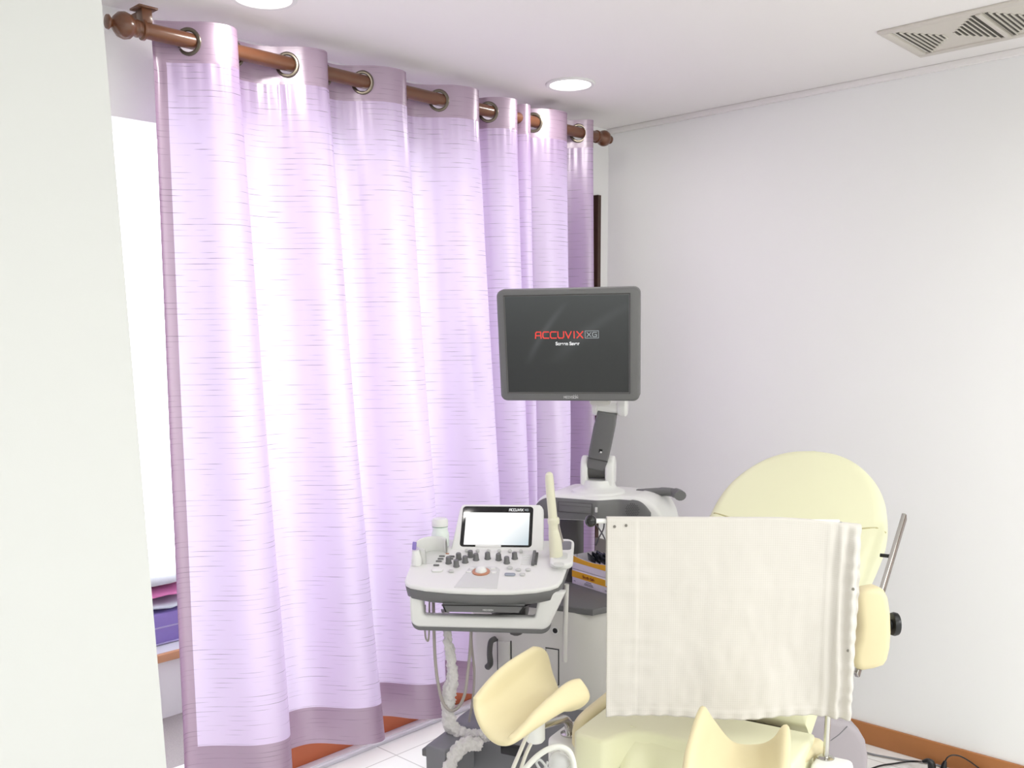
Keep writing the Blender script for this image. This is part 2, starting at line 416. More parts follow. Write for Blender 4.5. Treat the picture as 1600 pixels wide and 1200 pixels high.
def font_mesh(text, size, m, name, parent, M, extrude=0.0003, align='CENTER', bold=0.0):
    cu = bpy.data.curves.new(name, 'FONT'); cu.body = text; cu.size = size; cu.align_x = align; cu.extrude = extrude; cu.offset = bold
    o = bpy.data.objects.new(name, cu); COL.objects.link(o)
    dg = bpy.context.evaluated_depsgraph_get(); me = bpy.data.meshes.new_from_object(o.evaluated_get(dg))
    bpy.data.objects.remove(o); me.materials.clear(); me.materials.append(m); me.transform(M)
    o = bpy.data.objects.new(name, me); COL.objects.link(o)
    if parent: o.parent = parent
    return o
# ------------------------------------------------------------------ the room
XR, YW, YS = 3.496, 2.695, 2.858          # right wall, inner face of window wall, front of the sill strip
XL, YB = -2.2, -2.6
JX = 3.43                                  # right jamb of the wide opening
LZ = 2.215                                 # underside of the lintel
ALC_B, ALC_R, ALC_L = 4.35, 3.05, 0.45     # alcove behind the curtain

def slab(name, lo, hi, m, bev=0.0):
    lo, hi = Vector(lo), Vector(hi)
    return struct(MB().box((lo + hi) / 2, hi - lo, bev=bev).build(name, m, smooth=bool(bev)))
slab('floor', (XL, YB, -0.06), (XR, YS + 0.14, 0), tile_material())
slab('ceiling', (XL, YB, CEIL), (XR + 0.1, YW + 0.2, CEIL + 0.08), CEILM)
slab('wall_right', (XR, YB, -0.06), (XR + 0.1, YW + 0.2, CEIL), WALL)
slab('wall_back', (XL, YB - 0.1, -0.06), (XR + 0.1, YB, CEIL), WALL)
slab('wall_far_left', (XL - 0.1, YB - 0.1, -0.06), (XL, YW + 0.2, CEIL), WALL)
# near left wall: a deep block whose free end hides the end of the curtain rod
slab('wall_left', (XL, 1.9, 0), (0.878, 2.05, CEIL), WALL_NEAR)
# window wall: lintel and right pier round the opening
mb = MB()
mb.box(((0.3 + XR) / 2, YW + 0.1, (LZ + CEIL) / 2), (XR - 0.3, 0.2, CEIL - LZ))
mb.box(((JX + XR) / 2, YW + 0.1, LZ / 2), (XR - JX, 0.2, LZ))
struct(mb.build('wall_window', WALL, smooth=False))
slab('wall_window_left', (XL, YW, 0), (0.3, YW + 0.2, CEIL), WALL)
# dark wooden panel added behind the curtain end to keep the backlight off
dr = struct(MB().box(((2.98 + JX) / 2, YW + 0.045, LZ / 2 + 0.06), (JX - 2.98, 0.05, LZ - 0.13), bev=0.003).build('daylight_blocker', DARKWOOD))
slab('trim_1', (JX - 0.022, YW - 0.012, 0.12), (JX, YW + 0.20, LZ), DARKWOOD)
slab('trim_2', (0.3, YS, 0), (JX - 0.022, YS + 0.02, 0.118), TERRA, 0.003)
slab('trim_7', (0.3, YS + 0.02, 0), (JX - 0.022, YS + 0.14, 0.116), STRIP, 0.003)
mb = MB(); mb.box(((0.3 + JX) / 2, YS - 0.03, 0.007), (JX - 0.35, 0.06, 0.014), bev=0.003); mb.box(((0.3 + JX) / 2, YS - 0.045, 0.009), (JX - 0.35, 0.006, 0.018), bev=0.002)
struct(mb.build('trim_3', STRIP))
slab('baseboard_right', (XR - 0.014, YB, 0), (XR, YW, 0.085), WOOD, 0.003)
slab('trim_4', (XR - 0.016, YB, CEIL - 0.022), (XR, YW, CEIL), CEILM, 0.003)
# alcove
slab('floor_alcove', (ALC_L, YS + 0.14, -0.06), (ALC_R, ALC_B, 0.004), carpet_material())
slab('ceiling_alcove', (ALC_L - 0.1, YW + 0.2, 2.6), (XR, ALC_B, 2.7), WALL)
slab('wall_alcove_right', (ALC_R, YW + 0.2, 0), (ALC_R + 0.1, ALC_B, 2.6), WALL)
slab('wall_alcove_left', (ALC_L - 0.1, YW + 0.2, 0), (ALC_L, ALC_B, 2.6), WALL)
slab('wall_alcove_bench', (ALC_L, 3.70, 0.004), (ALC_R, 3.76, 0.26), WALL)
slab('trim_5', (ALC_L, 3.675, 0.26), (ALC_R, 3.70, 0.295), WOOD_PALE, 0.004)
slab('trim_6', (ALC_L, 3.70, 0.26), (ALC_R, ALC_B, 0.295), STRIP)
mb = MB()
for x in (ALC_L + 0.03, 1.35, 2.3, ALC_R - 0.03): mb.box((x, ALC_B - 0.02, 1.448), (0.06, 0.05, 2.305))
for z in (0.325, 2.57): mb.box(((ALC_L + ALC_R) / 2, ALC_B - 0.02, z), (ALC_R - ALC_L, 0.05, 0.06))
win = struct(mb.build('window_1', STRIP, smooth=False))
for x0, x1 in ((ALC_L + 0.06, 1.32), (1.38, 2.27), (2.33, ALC_R - 0.06)):
    MB().box(((x0 + x1) / 2, ALC_B - 0.02, 1.448), (x1 - x0, 0.006, 2.19)).build('window_pane', GLASS, win, smooth=False)

# ------------------------------------------------------------------ downlights, ceiling diffuser
def downlight(x, y, label):
    fr = Frame((x, y), 0)
    t = thing('downlight', label, 'ceiling light', fr, 'recessed ceiling downlights', z=CEIL)
    mb = MB(); mb.lathe([(0.072, 0.0), (0.09, 0.0), (0.09, -0.004), (0.086, -0.007), (0.076, -0.006), (0.072, 0.0)], 48, cap=False)
    mb.build('trim_ring', WPLAST, t)
    MB().lathe([(0.0, -0.003), (0.05, -0.0035), (0.0725, -0.002), (0.0725, -0.0005), (0, -0.0005)], 48, cap=False).build('diffuser', LAMP, t)
    l = bpy.data.lights.new('downlight_lamp', 'AREA'); l.shape = 'DISK'; l.size = 0.13; l.energy = 2.2; l.color = (1, 0.98, 0.94)
    o = bpy.data.objects.new('downlight_lamp', l); COL.objects.link(o); o.location = (x, y, CEIL - 0.012)
    return t
downlight(2.782, 2.321, 'round recessed downlight above the right half of the lilac curtain')
downlight(1.522, 2.337, 'round recessed downlight cut off by the top edge, above left part of the curtain')

vf = Frame((3.17, 1.25), 0)
vent = thing('ceiling_diffuser', 'long enamel ceiling air diffuser with stepped triangular louvres beside the right wall', 'air vent', vf, z=CEIL)
def vent_ring(x0, x1, y0, y1, wd, th, name):
    mb = MB(); cx, cy = (x0 + x1) / 2, (y0 + y1) / 2
    mb.box((x0 + wd / 2, cy, -th / 2), (wd, y1 - y0, th), bev=0.002); mb.box((x1 - wd / 2, cy, -th / 2), (wd, y1 - y0, th), bev=0.002)
    mb.box((cx, y0 + wd / 2, -th / 2), (x1 - x0 - 2 * wd, wd, th), bev=0.002); mb.box((cx, y1 - wd / 2, -th / 2), (x1 - x0 - 2 * wd, wd, th), bev=0.002)
    return mb.build(name, VENT, vent)
vent_ring(-0.185, 0.17, -1.30, 0.035, 0.028, 0.008, 'frame')
for k in range(5):
    y1 = 0.0 - k * 0.252; y0 = y1 - 0.232
    MB().box((-0.0, (y0 + y1) / 2, -0.0015), (0.30, y1 - y0, 0.003)).build('louvre_plate', VENT, vent, smooth=False)
    mb = MB(); ms = MB()
    n = 7
    for (yy, sgn) in ((y1, -1), (y0, 1)):
        for i in range(n):
            hw = 0.135 * (1 - i / n) + 0.004
            yc = yy + sgn * (0.008 + i * 0.0142)
            xo = 0.004
            mb.box((xo, yc, -0.0032), (2 * hw, 0.0075 if i else 0.010, 0.0012))
            ms.box((xo, yc + sgn * 0.0066, -0.0045), (2 * hw, 0.003, 0.0035), Matrix.Rotation(-sgn * 0.5, 3, 'X'))
    mb.build('louvre_slot', VENTD, vent, smooth=False)
    ms.build('louvre_blade', VENT, vent, smooth=False)
    if k: MB().box((0, y1 + 0.010, -0.005), (0.30, 0.016, 0.010), bev=0.002).build('crossbar', VENT, vent)

# ------------------------------------------------------------------ curtain rod and curtain
RY, RZ = 2.53, 2.407
rf = Frame((1.22, RY), 0)
rod = thing('curtain_rod', 'varnished brown wooden curtain rod with turned knob ends under the ceiling', 'curtain rod', rf, z=RZ)
RXM = Matrix.Rotation(math.pi / 2, 4, 'Y')
MB().lathe([(0.0205, 0.0), (0.0205, 1.985)], 24, RXM).build('pole', ROD, rod)
fin = [(0.0205, 0), (0.026, 0.003), (0.026, 0.010), (0.016, 0.016), (0.022, 0.022), (0.022, 0.027), (0.018, 0.032), (0.030, 0.045), (0.0335, 0.060), (0.030, 0.075), (0.018, 0.088), (0.010, 0.093), (0.012, 0.097), (0.018, 0.103), (0.017, 0.108), (0.0, 0.112)]
MB().lathe([(r, z * 0.95) for r, z in fin], 28, Matrix.Rotation(-math.pi / 2, 4, 'Y')).build('finial', ROD, rod, loc=(0.06, 0, 0))
MB().lathe([(r * 0.95, z * 0.9) for r, z in fin], 28, RXM).build('finial', ROD, rod, loc=(1.975, 0, 0))
def bracket(x):
    mb = MB(); mb.box((x, 0.004, 0.034), (0.028, 0.034, 0.034), bev=0.002); mb.box((x, 0.004, 0.053), (0.052, 0.056, 0.005), bev=0.001)
    mb.box((x, 0.09, 0.040), (0.022, 0.150, 0.020), bev=0.002);
    mb.build('bracket', ROD, rod)
bracket(0.063); bracket(1.69)

G = [1.401, 1.717, 1.998, 2.326, 2.569, 2.812, 3.085]
E_ = [1.547, 1.854, 2.165, 2.498, 2.70, 2.986, 3.15]
AMP = [0.052, 0.050, 0.052, 0.055, 0.050, 0.05, 0.04]
def fold_profile(amp, soft):
    """control points (x, y offset from the rod, back is +)"""
    pts = [(1.312, 0.030), (1.330, 0.048 * amp), (1.365, 0.030)]
    for k, (g, e) in enumerate(zip(G, E_)):
        a = AMP[k] * amp; w_ = e - g
        pts += [(g, 0.0), (g + 0.30 * w_, -0.75 * a), (g + 0.66 * w_, -a), (e - 0.016, -0.72 * a), (e - 0.002 * soft, -0.15 * a), (e - 0.010, 0.38 * a)]
        if k < len(G) - 1:
            gn = G[k + 1]; b = gn - e
            if k == 4:   # an extra narrow pleat between two rings
                pts += [(e + 0.012, 0.30 * a), (e + 0.040, -0.55 * a), (e + 0.072, -0.45 * a), (e + 0.078, 0.3 * a), (e + 0.085, 0.75 * a)]
            else:
                pts += [(e + 0.18 * b, 0.92 * a), (e + 0.55 * b, a), (gn - 0.18 * b, 0.55 * a)]
        else: pts += [(e + 0.006, 0.55 * a), (e + 0.026, 0.7 * a)]
    return pts
NP = 9
def dense(p): return smooth_path([(a, b, 0) for a, b in p], NP)
prof_top = dense(fold_profile(1.0, 1.0))
# lower down the folds open out and go softer
def low_profile():
    pts = fold_profile(1.0, 1.0); P = dense(pts); n = len(P); out = []
    for i in range(n):
        s_ = Vector((0, 0, 0)); wsum = 0
        for d in range(-14, 15):
            j = min(max(i + d, 0), n - 1); q = math.exp(-(d / 5.5) ** 2); s_ += P[j] * q; wsum += q
        out.append(s_ / wsum)
    return out
prof_low = low_profile()
NU = len(prof_top) - 1
arc = [0.0]
for a, b in zip(prof_top, prof_top[1:]): arc.append(arc[-1] + (b - a).length)
HEAD, HEM = 2.455, 0.218
def cur(u, v):
    i = u * NU; k = min(int(i), NU - 1); f = i - k
    t = prof_top[k].lerp(prof_top[k + 1], f); l = prof_low[k].lerp(prof_low[k + 1], f)
    z = HEAD + (HEM - HEAD) * v
    d = max(0.0, (RZ - 0.08 - z) / (RZ - HEM))
    s = d ** 0.6 * 0.9
    p = t.lerp(l, min(1, s))
    x = p.x + d * 0.10 * (max(0, min(1, (p.x - 1.33) / 0.5)) ** 1.0) * (1 if p.x < 2.4 else max(0, 1 - (p.x - 2.4) / 0.5)) - 0.075 * d * max(0, 1 - (p.x - 1.3) / 0.3)
    y = RY + p.y * (1 + 0.95 * d)
    y += d * 0.018 * noise.noise(Vector((p.x * 5.0, z * 1.1, 3.0))) + d * 0.008 * noise.noise(Vector((p.x * 14.0, z * 1.7, 9.0)))
    x += d * 0.012 * noise.noise(Vector((p.x * 3.0, z * 1.3, 1.7)))
    # gathers just under the stitched header
    hd = (RZ - 0.055 - z)
    if 0 < hd < 0.18: y += 0.0035 * math.sin(arc[k] * 190 + 3 * noise.noise(Vector((arc[k] * 9, 0, 0)))) * math.exp(-hd / 0.06) * min(1, hd / 0.01)
    return Vector((x, y, z))
def uvc(u, v):
    i = u * NU; k = min(int(i), NU - 1)
    return (arc[k] + (arc[k + 1] - arc[k]) * (i - k), HEAD + (HEM - HEAD) * v)
CURT = curtain_material('lilac_satin', lin((176, 143, 188)), lin((236, 222, 246)), 0.60)
CURT2 = curtain_material('lilac_satin_double', lin((160, 134, 158)), lin((180, 144, 170)), 0.24)
cf = Frame((2.2, RY), 0)
ct = thing('curtain', 'floor length lilac satin eyelet curtain with thin broken dark lines', 'curtain', cf)
VH = (HEAD - (RZ - 0.058)) / (HEAD - HEM)      # stitched header
VB = 1 - 0.135 / (HEAD - HEM)                  # deep bottom hem
US = 6.5 / NU
def piece(name, m, u0, u1, v0, v1, nv):
    n = round((u1 - u0) * NU); mb = MB()
    off = -cf.o
    mb.grid(lambda a, b: cur(u0 + (u1 - u0) * a, v0 + (v1 - v0) * b) + off, n, nv, lambda a, b: uvc(u0 + (u1 - u0) * a, v0 + (v1 - v0) * b))
    return mb.build(name, m, ct, angle=180)
US = 15 / NU; UE = 1 - 9 / NU
fab = piece('fabric', CURT, US, UE, VH, VB, 90)
hb = piece('header_band', CURT2, US, UE, 0, VH, 30)
# punch the eyelet holes
bm = bmesh.new(); bm.from_mesh(hb.data)
ctrs = [(x - cf.o.x, RZ - 0.003) for k in range(len(G)) for x in (G[k], E_[k] - 0.004)]
kill = [f for f in bm.faces for (x, z) in ctrs if (lambda c: (Vector((c.x - x, c.y, c.z - z)).length < 0.0295))(f.calc_center_median())]
bmesh.ops.delete(bm, geom=list(set(kill)), context='FACES'); bm.to_mesh(hb.data); bm.free()
piece('bottom_hem', CURT2, US, UE, VB, 1, 10)
piece('side_hem', CURT2, 0, US, 0, 1, 110)
piece('side_hem', CURT2, UE, 1, 0, 1, 110)
# metal eyelets where the pole passes through the cloth
for k, (g, e) in enumerate(zip(G, E_)):
    for (x, ang) in ((g, 40), (e - 0.004, -75)):
        M = Matrix.Translation((x - cf.o.x, 0, RZ - 0.003)) @ Matrix.Rotation(math.radians(ang), 4, 'Z') @ RXM
        mb = MB(); n = 28; R0, r0 = 0.0315, 0.0055
        rings = []
        for i in range(n + 1):
            a = 2 * math.pi * i / n
            rings.append([M @ Vector(((R0 + r0 * math.cos(b)) * math.cos(a), (R0 + r0 * math.cos(b)) * math.sin(a), 0.7 * r0 * math.sin(b))) for b in [2 * math.pi * q / 8 for q in range(8)]])
        mb.loft(rings, True, False)
        mb.build('grommet', BRONZE, ct)

# ------------------------------------------------------------------ things kept in the alcove
bf = Frame((1.72, 4.0), 0)
bx = thing('storage_box', 'violet fabric storage box standing on the alcove bench behind the curtain', 'storage box', bf, z=0.296)
MB().box((0, 0, 0.07), (0.62, 0.40, 0.14), bev=0.01).build('body', PURPLE, bx)
MB().box((0, -0.2015, 0.078), (0.6, 0.004, 0.006)).build('piping', PURPLE_T, bx)
MB().box((0, -0.2015, 0.006), (0.6, 0.004, 0.006)).build('piping', PURPLE_T, bx)
def linen(name, label, z, h, m, sx, sy, seed):
    h -= 0.014
    mb = MB()
    def f(u, v):
        a = 2 * math.pi * u; b = math.pi * (v - 0.5)
        p = Vector((math.copysign(abs(math.cos(a)) ** 0.4, math.cos(a)) * abs(math.cos(b)) ** 0.35 * sx / 2, math.copysign(abs(math.sin(a)) ** 0.4, math.sin(a)) * abs(math.cos(b)) ** 0.35 * sy / 2, math.sin(b) * h / 2))
        p += Vector((0, 0.02, 0.012)) * noise.noise(Vector((p.x * 8 + seed, p.y * 8, p.z * 14)))
        return p + Vector((0, 0, h / 2 + 0.007))
    mb.grid(f, 56, 14)
    o = mb.build(name, m, None, angle=180); o.location = (bf.o.x, bf.o.y + 0.0, z)
    return tag(o, label, 'linen', 'linens folded on the violet box')
linen('folded_sheet', 'pale blue printed sheet lying directly on the violet box', 0.440, 0.045, PALEL, 0.60, 0.40, 1)
linen('folded_towel', 'bright pink folded towel between two pale sheets on the violet box', 0.486, 0.055, PINK, 0.58, 0.39, 5)
linen('folded_blanket', 'thick pale printed blanket topmost on the violet box pile', 0.542, 0.085, PALEP, 0.64, 0.42, 9)
# ------------------------------------------------------------------ ultrasound machine
_o = ond(945, 790, 3.25); T = Frame(_o, -73)
_p = ond(760, 890, 2.9); P = Frame(_p, -52); ZP = _p.z
us = thing('ultrasound_machine', 'white and grey ultrasound machine on a cart with a dark monitor on an arm', 'medical machine', T)

# --- cart: base, column, shelf
def ring(outline, z): return [Vector((x, y, z)) for x, y in outline]
def shrink(outline, d, cx, cy, sx=1, sy=1): return [(cx + (x - cx) * sx, cy + (y - cy) * sy) for x, y in outline]
bo = rrect(0.52, 0.50, 0.06, 6, -0.14, -0.28)
mb = MB(); mb.loft([ring(shrink(bo, 0, -0.14, -0.26, 0.98, 0.98), 0.175), ring(bo, 0.185), ring(shrink(bo, 0, -0.14, -0.22, 0.97, 0.96), 0.235), ring(shrink(bo, 0, -0.14, -0.18, 0.93, 0.88), 0.305), ring(shrink(bo, 0, -0.14, -0.14, 0.89, 0.78), 0.330), ring(shrink(bo, 0, -0.14, -0.10, 0.84, 0.66), 0.338)])
base = mb.build('base_cover', GPLAST2, us, angle=60)
mb = MB(); mb.loft([ring(shrink(bo, 0, -0.14, -0.26, 0.93, 0.93), 0.095), ring(shrink(bo, 0, -0.14, -0.26, 0.97, 0.97), 0.11), ring(shrink(bo, 0, -0.14, -0.26, 0.97, 0.97), 0.176)])
mb.build('base_skirt', WPLAST2, us, angle=60)
fp = T.pl(705, 1160, (0, 0, 1), 0.33)
mb = MB(); mb.prism([(-0.045, -0.08), (0.035, -0.10), (0.055, 0.05), (-0.01, 0.11), (-0.045, 0.09)], 0.12, Matrix.Translation((fp.x, fp.y, fp.z - 0.10)), bev=0.012)
mb.build('corner_guard', GPLAST2, base)
q = T.pl(800, 1168, (0, 0, 1), 0.335)
MB().box((q.x, q.y, 0.327), (0.07, 0.022, 0.03), bev=0.002).build('foot_slot', BLACK, base)
q = T.pl(669, 1173, (0, 0, 1), 0.26)
MB().box((q.x + 0.012, q.y, 0.26), (0.05, 0.04, 0.026), bev=0.004).build('pedal', GPLAST, base)
for (x, y) in ((-0.35, -0.46), (0.07, -0.46), (-0.35, -0.08), (0.07, -0.08)):
    c = MB().lathe([(0.0, -0.018), (0.042, -0.018), (0.05, -0.012), (0.05, 0.012), (0.042, 0.018), (0, 0.018)], 28, Matrix.Translation((x, y, 0.0505)) @ RXM).build('castor', BLACK, us)
    MB().box((x, y, 0.088), (0.05, 0.06, 0.03), bev=0.006).build('castor_fork', WPLAST2, c)
bd = rrect(0.50, 0.40, [0.11, 0.06, 0.06, 0.045], 8, -0.195, -0.0)
mb = MB(); mb.loft([ring(bd, 0.30), ring(bd, 0.635), ring(shrink(bd, 0, -0.195, 0, 0.985, 0.98), 0.662), ring(shrink(bd, 0, -0.195, 0, 0.95, 0.94), 0.680)])
body = mb.build('column', WPLAST2, us, angle=50)
def bpl(x, y, d=-0.2): return T.pl(x, y, (0, 1, 0), d)
mb = MB(); q = bpl(868, 985)
mb.lathe([(0, 0), (0.0095, 0), (0.0095, 0.003), (0.0, 0.003)], 20, Matrix.Translation((q.x, -0.2035, q.z)) @ Matrix.Rotation(-math.pi / 2, 4, 'X'))
mb.build('socket_hole', BLACK, body)
mb = MB(); mb.lathe([(0.0095, 0), (0.0125, 0), (0.0125, 0.004), (0.0095, 0.004)], 20, Matrix.Translation((q.x, -0.2045, q.z)) @ Matrix.Rotation(-math.pi / 2, 4, 'X'), cap=False)
mb.build('socket_ring', WPLAST, body)
a, b = bpl(853, 1012), bpl(873, 1062)
def line_rect(mb, x0, x1, z0, z1, y, lw, sides='tblr'):
    if 't' in sides: mb.box(((x0 + x1) / 2, y, z1), (x1 - x0 + lw, 0.002, lw))
    if 'b' in sides: mb.box(((x0 + x1) / 2, y, z0), (x1 - x0 + lw, 0.002, lw))
    if 'l' in sides: mb.box((x0, y, (z0 + z1) / 2), (lw, 0.002, z1 - z0))
    if 'r' in sides: mb.box((x1, y, (z0 + z1) / 2), (lw, 0.002, z1 - z0))
mb = MB(); line_rect(mb, a.x, b.x, b.z - 0.02, a.z, -0.2005, 0.0035, 'tr'); line_rect(mb, a.x, b.x, b.z - 0.02, a.z, -0.2003, 0.0012, 'bl')
mb.build('hatch_gap', BLACK, body, smooth=False)
a, b = bpl(779, 1004), bpl(798, 1060)
MB().box(((a.x + b.x) / 2, -0.204, (a.z + b.z) / 2 - 0.02), (b.x - a.x, 0.010, a.z - b.z + 0.06), bev=0.003).build('side_hatch', WPLAST2, body)
mb = MB(); line_rect(mb, a.x - 0.004, b.x + 0.003, b.z - 0.05, a.z + 0.014, -0.2005, 0.0035, 'lr'); mb.build('hatch_gap', BLACK, body, smooth=False)
q = bpl(768, 1020)
pth = [bpl(774, 998, -0.215), bpl(767, 1003, -0.235), bpl(765, 1020, -0.24), bpl(766, 1036, -0.235), bpl(762, 1042, -0.225)]
MB().tube(smooth_path(pth), [0.010] * 16 + [0.010 + 0.002 * k / 17 for k in range(17)], 12).build('cable_hook', DGREY, body)
sh = [(-0.44, 0.19), (-0.44, -0.12), (-0.40, -0.185), (0.03, -0.185), (0.062, -0.13), (0.062, 0.19)]
mb = MB(); mb.prism(sh, 0.024, Matrix.Translation((0, 0, 0.677)), bev=0.006); mb.build('shelf', GPLAST, us)
for x, wd in ((-0.20, 0.10), (0.13, 0.06)):
    MB().box((x, 0.15, 0.835), (wd, 0.07, 0.29), bev=0.008).build('head_post', DGREY, us)

# --- head of the cart
def zt(x):
    z = 1.050
    if x < -0.20: z = 0.962 + 0.088 * math.sqrt(max(0, 1 - ((-0.20 - x) / 0.0851) ** 2))
    if x > 0.08: z = 0.955 + 0.097 * math.sqrt(max(0, 1 - ((x - 0.08) / 0.1152) ** 2))
    return z
def sfront(x):
    t = max(0, min(1, (x + 0.035) / 0.075)); t = t * t * (3 - 2 * t)
    e = 0.02 * max(0, (abs(x + 0.035) - 0.19) / 0.06) ** 2
    return 0.052 * t + e
def zb(x): return 0.957 + 0.012 * max(0, min(1, (x + 0.25) / 0.3)) - (0.012 * max(0, (x - 0.15) / 0.045))
mb = MB(); rings = []
xs = [-0.285 + 0.0005] + [-0.285 + 0.48 * k / 60 for k in range(1, 60)] + [0.1945]
for x in xs:
    t, b, f = zt(x), zb(x), sfront(x); t = max(t, b + 0.003); B = 0.27 - 0.05 * max(0, (x - 0.1) / 0.11) ** 2
    r = min(0.018, (t - b) * 0.45)
    sec = [(f, b), (f, t - r)] + [(f + r - r * math.cos(a), t - r + r * math.sin(a)) for a in (0.4, 0.8, 1.2, 1.57)] + [(B - r, t), (B - r * 0.3, t - r * 0.3), (B, t - r), (B, b)]
    rings.append([Vector((x, y, z)) for y, z in sec])
mb.loft(rings); head = mb.build('head_cover', WPLAST, us, angle=50)
mb = MB(); rings = []
for k in range(57):
    x = -0.274 + 0.425 * k / 56
    top = zt(x * 1.0 + (0.0)) - 0.012 - 0.02 * max(0, (x - 0.10) / 0.05) ** 2; b = zb(x) + 0.001; top = max(top, b + 0.004); f = sfront(x)
    rings.append([Vector((x, y, z)) for y, z in ((f + 0.004, b), (f - 0.003, b + 0.001), (f - 0.0045, b + 0.004), (f - 0.0045, top - 0.003), (f - 0.003, top), (f + 0.004, top))])
mb.loft(rings); hf = mb.build('head_front', GPLAST, us, angle=50)
def hpl(x, y): return T.pl(x, y, (0, 1, 0), -0.005)
a, b = hpl(873, 776), hpl(925, 792)
dx0, dx1, dz0, dz1 = a.x, b.x, 0.990, 1.026
MB().box(((dx0 + dx1) / 2, -0.0045, (dz0 + dz1) / 2), (dx1 - dx0, 0.006, dz1 - dz0), bev=0.002).build('disc_drive', GPLAST, hf)
mb = MB(); line_rect(mb, dx0, dx1, dz0, dz1, -0.0072, 0.0014); mb.box(((dx0 + dx1) / 2, -0.0078, dz1 - 0.012), (dx1 - dx0 - 0.01, 0.001, 0.0012)); mb.build('drive_gap', DGREY, hf, smooth=False)
q = hpl(931, 789); MB().box((q.x + 0.002, -0.006, 1.006), (0.008, 0.006, 0.018), bev=0.001).build('usb_cover', LGREY, hf)
mb = MB(); n = 0
for i in range(-5, 6):
    for j in range(-5, 6):
        xx, zz = (i + 0.5 * (j % 2)) * 0.0066, j * 0.0057
        if xx * xx + zz * zz < 0.026 ** 2:
            mb.lathe([(0, 0), (0.0015, 0), (0.0015, 0.002), (0, 0.002)], 8, Matrix.Translation((0.085 + xx, sfront(0.085 + xx) - 0.006, 1.003 + zz)) @ Matrix.Rotation(-math.pi / 2, 4, 'X'))
mb.build('speaker_grille', BLACK, hf, smooth=False)
MB().tube(smooth_path([(0.05, 0.20, 1.040), (0.14, 0.20, 1.050), (0.195, 0.19, 1.050), (0.228, 0.14, 1.050)]), [0.016] * 8 + [0.018] * 8 + [0.021] * 9, 14, flat=0.85).build('rear_handle', GPLAST, us)

# --- monitor arm (faces the viewer a little more than the cart does)
AR = Frame(ond(935, 748, 3.36), -60)
arm = bpy.data.objects.new('monitor_arm', None)
def child_empty(name, fr, z, parent_frame, parent, tilt=0.0):
    o = bpy.data.objects.new(name, None); COL.objects.link(o); o.parent = parent
    o.location = parent_frame.l((fr.o.x, fr.o.y, z)); o.rotation_euler = (tilt, 0, fr.a - parent_frame.a); o.empty_display_size = 0.05
    return o
bpy.data.objects.remove(arm)
def place(o, fr, z, pf=None, tilt=0.0):
    pf = pf or T
    o.location = pf.l((fr.o.x, fr.o.y, z)); o.rotation_euler = (tilt, 0, fr.a - pf.a)
    return o
za = 1.045
tur = place(MB().lathe([(0.0, 0), (0.10, 0), (0.094, 0.012), (0.068, 0.022), (0.062, 0.030), (0.058, 0.052), (0.0, 0.052)], 36).build('arm_base', WPLAST, us), AR, za)
def cheek(x, w_):
    pts = [(-0.040, 0), (0.040, 0), (0.044, 0.05)] + [(0.0 + 0.042 * math.cos(a), 0.060 + 0.042 * math.sin(a)) for a in [math.pi * k / 10 for k in range(1, 10)]] + [(-0.044, 0.05)]
    return MB().prism(pts, w_, Matrix.Translation((x, 0, 0.035)) @ Matrix(((0, 0, 1, 0), (1, 0, 0, 0), (0, 1, 0, 0), (0, 0, 0, 1))), bev=0.008)
cheek(-0.060, 0.026).build('yoke', WPLAST, tur); cheek(0.028, 0.032).build('yoke', WPLAST, tur)
MB().lathe([(0, -0.035), (0.034, -0.035), (0.034, 0.029), (0, 0.029)], 28, Matrix.Translation((0, 0, 0.088)) @ RXM).build('hinge', DGREY, tur)
tip = AR.pl(950, 640, (0, 1, 0), -0.10); tip = Vector((tip.x, -0.10, tip.z - za))
base_p = Vector((-0.006, -0.012, 0.095)); d = (tip - base_p); L = d.length
Mz = d.normalized(); Mx = Vector((1, 0, 0)); Mx = (Mx - Mz * Mx.dot(Mz)).normalized(); My = Mz.cross(Mx)
AM = Matrix.Translation(base_p) @ Matrix((Mx, My, Mz)).transposed().to_4x4()
mb = MB()
sec = [(-0.033, 0.0), (-0.037, L * 0.3), (-0.037, L * 0.72), (-0.033, L), (0.033, L), (0.037, L * 0.72), (0.037, L * 0.3), (0.033, 0.0)]
mb.prism(sec, 0.05, AM @ Matrix.Translation((0, 0.025, 0)) @ RX90, bev=0.009)
lk = mb.build('arm_link', GPLAST, tur)
MB().box((0, 0, 0), (0.012, 0.004, 0.013), bev=0.001).build('arm_window', BLACK, lk).matrix_local = AM @ Matrix.Translation((0.004, -0.0252, L * 0.36))
MB().box((0, 0, 0), (0.007, 0.004, 0.007), bev=0.001).build('arm_window_light', WPLAST, lk).matrix_local = AM @ Matrix.Translation((0.006, -0.0262, L * 0.345))  # white block standing in for light showing through the arm's opening
mb = MB(); mb.box((0, 0, 0), (0.072, 0.003, 0.0025)); o = mb.build('link_gap', DGREY, lk); o.matrix_local = AM @ Matrix.Translation((0, -0.0255, L * 0.20))
tj = MB(); tj.lathe([(0, -0.052), (0.026, -0.052), (0.03, -0.046), (0.03, -0.036), (0.024, -0.034), (0.024, 0.034), (0.03, 0.036), (0.034, 0.046), (0.034, 0.060), (0.028, 0.066), (0, 0.066)], 28, Matrix.Translation(tip + Vector((0, 0.0, 0.01))) @ RXM)
tj.box(tip + Vector((0.0, 0.03, 0.035)), (0.08, 0.05, 0.06), bev=0.012); tj.build('tilt_joint', WPLAST, tur)

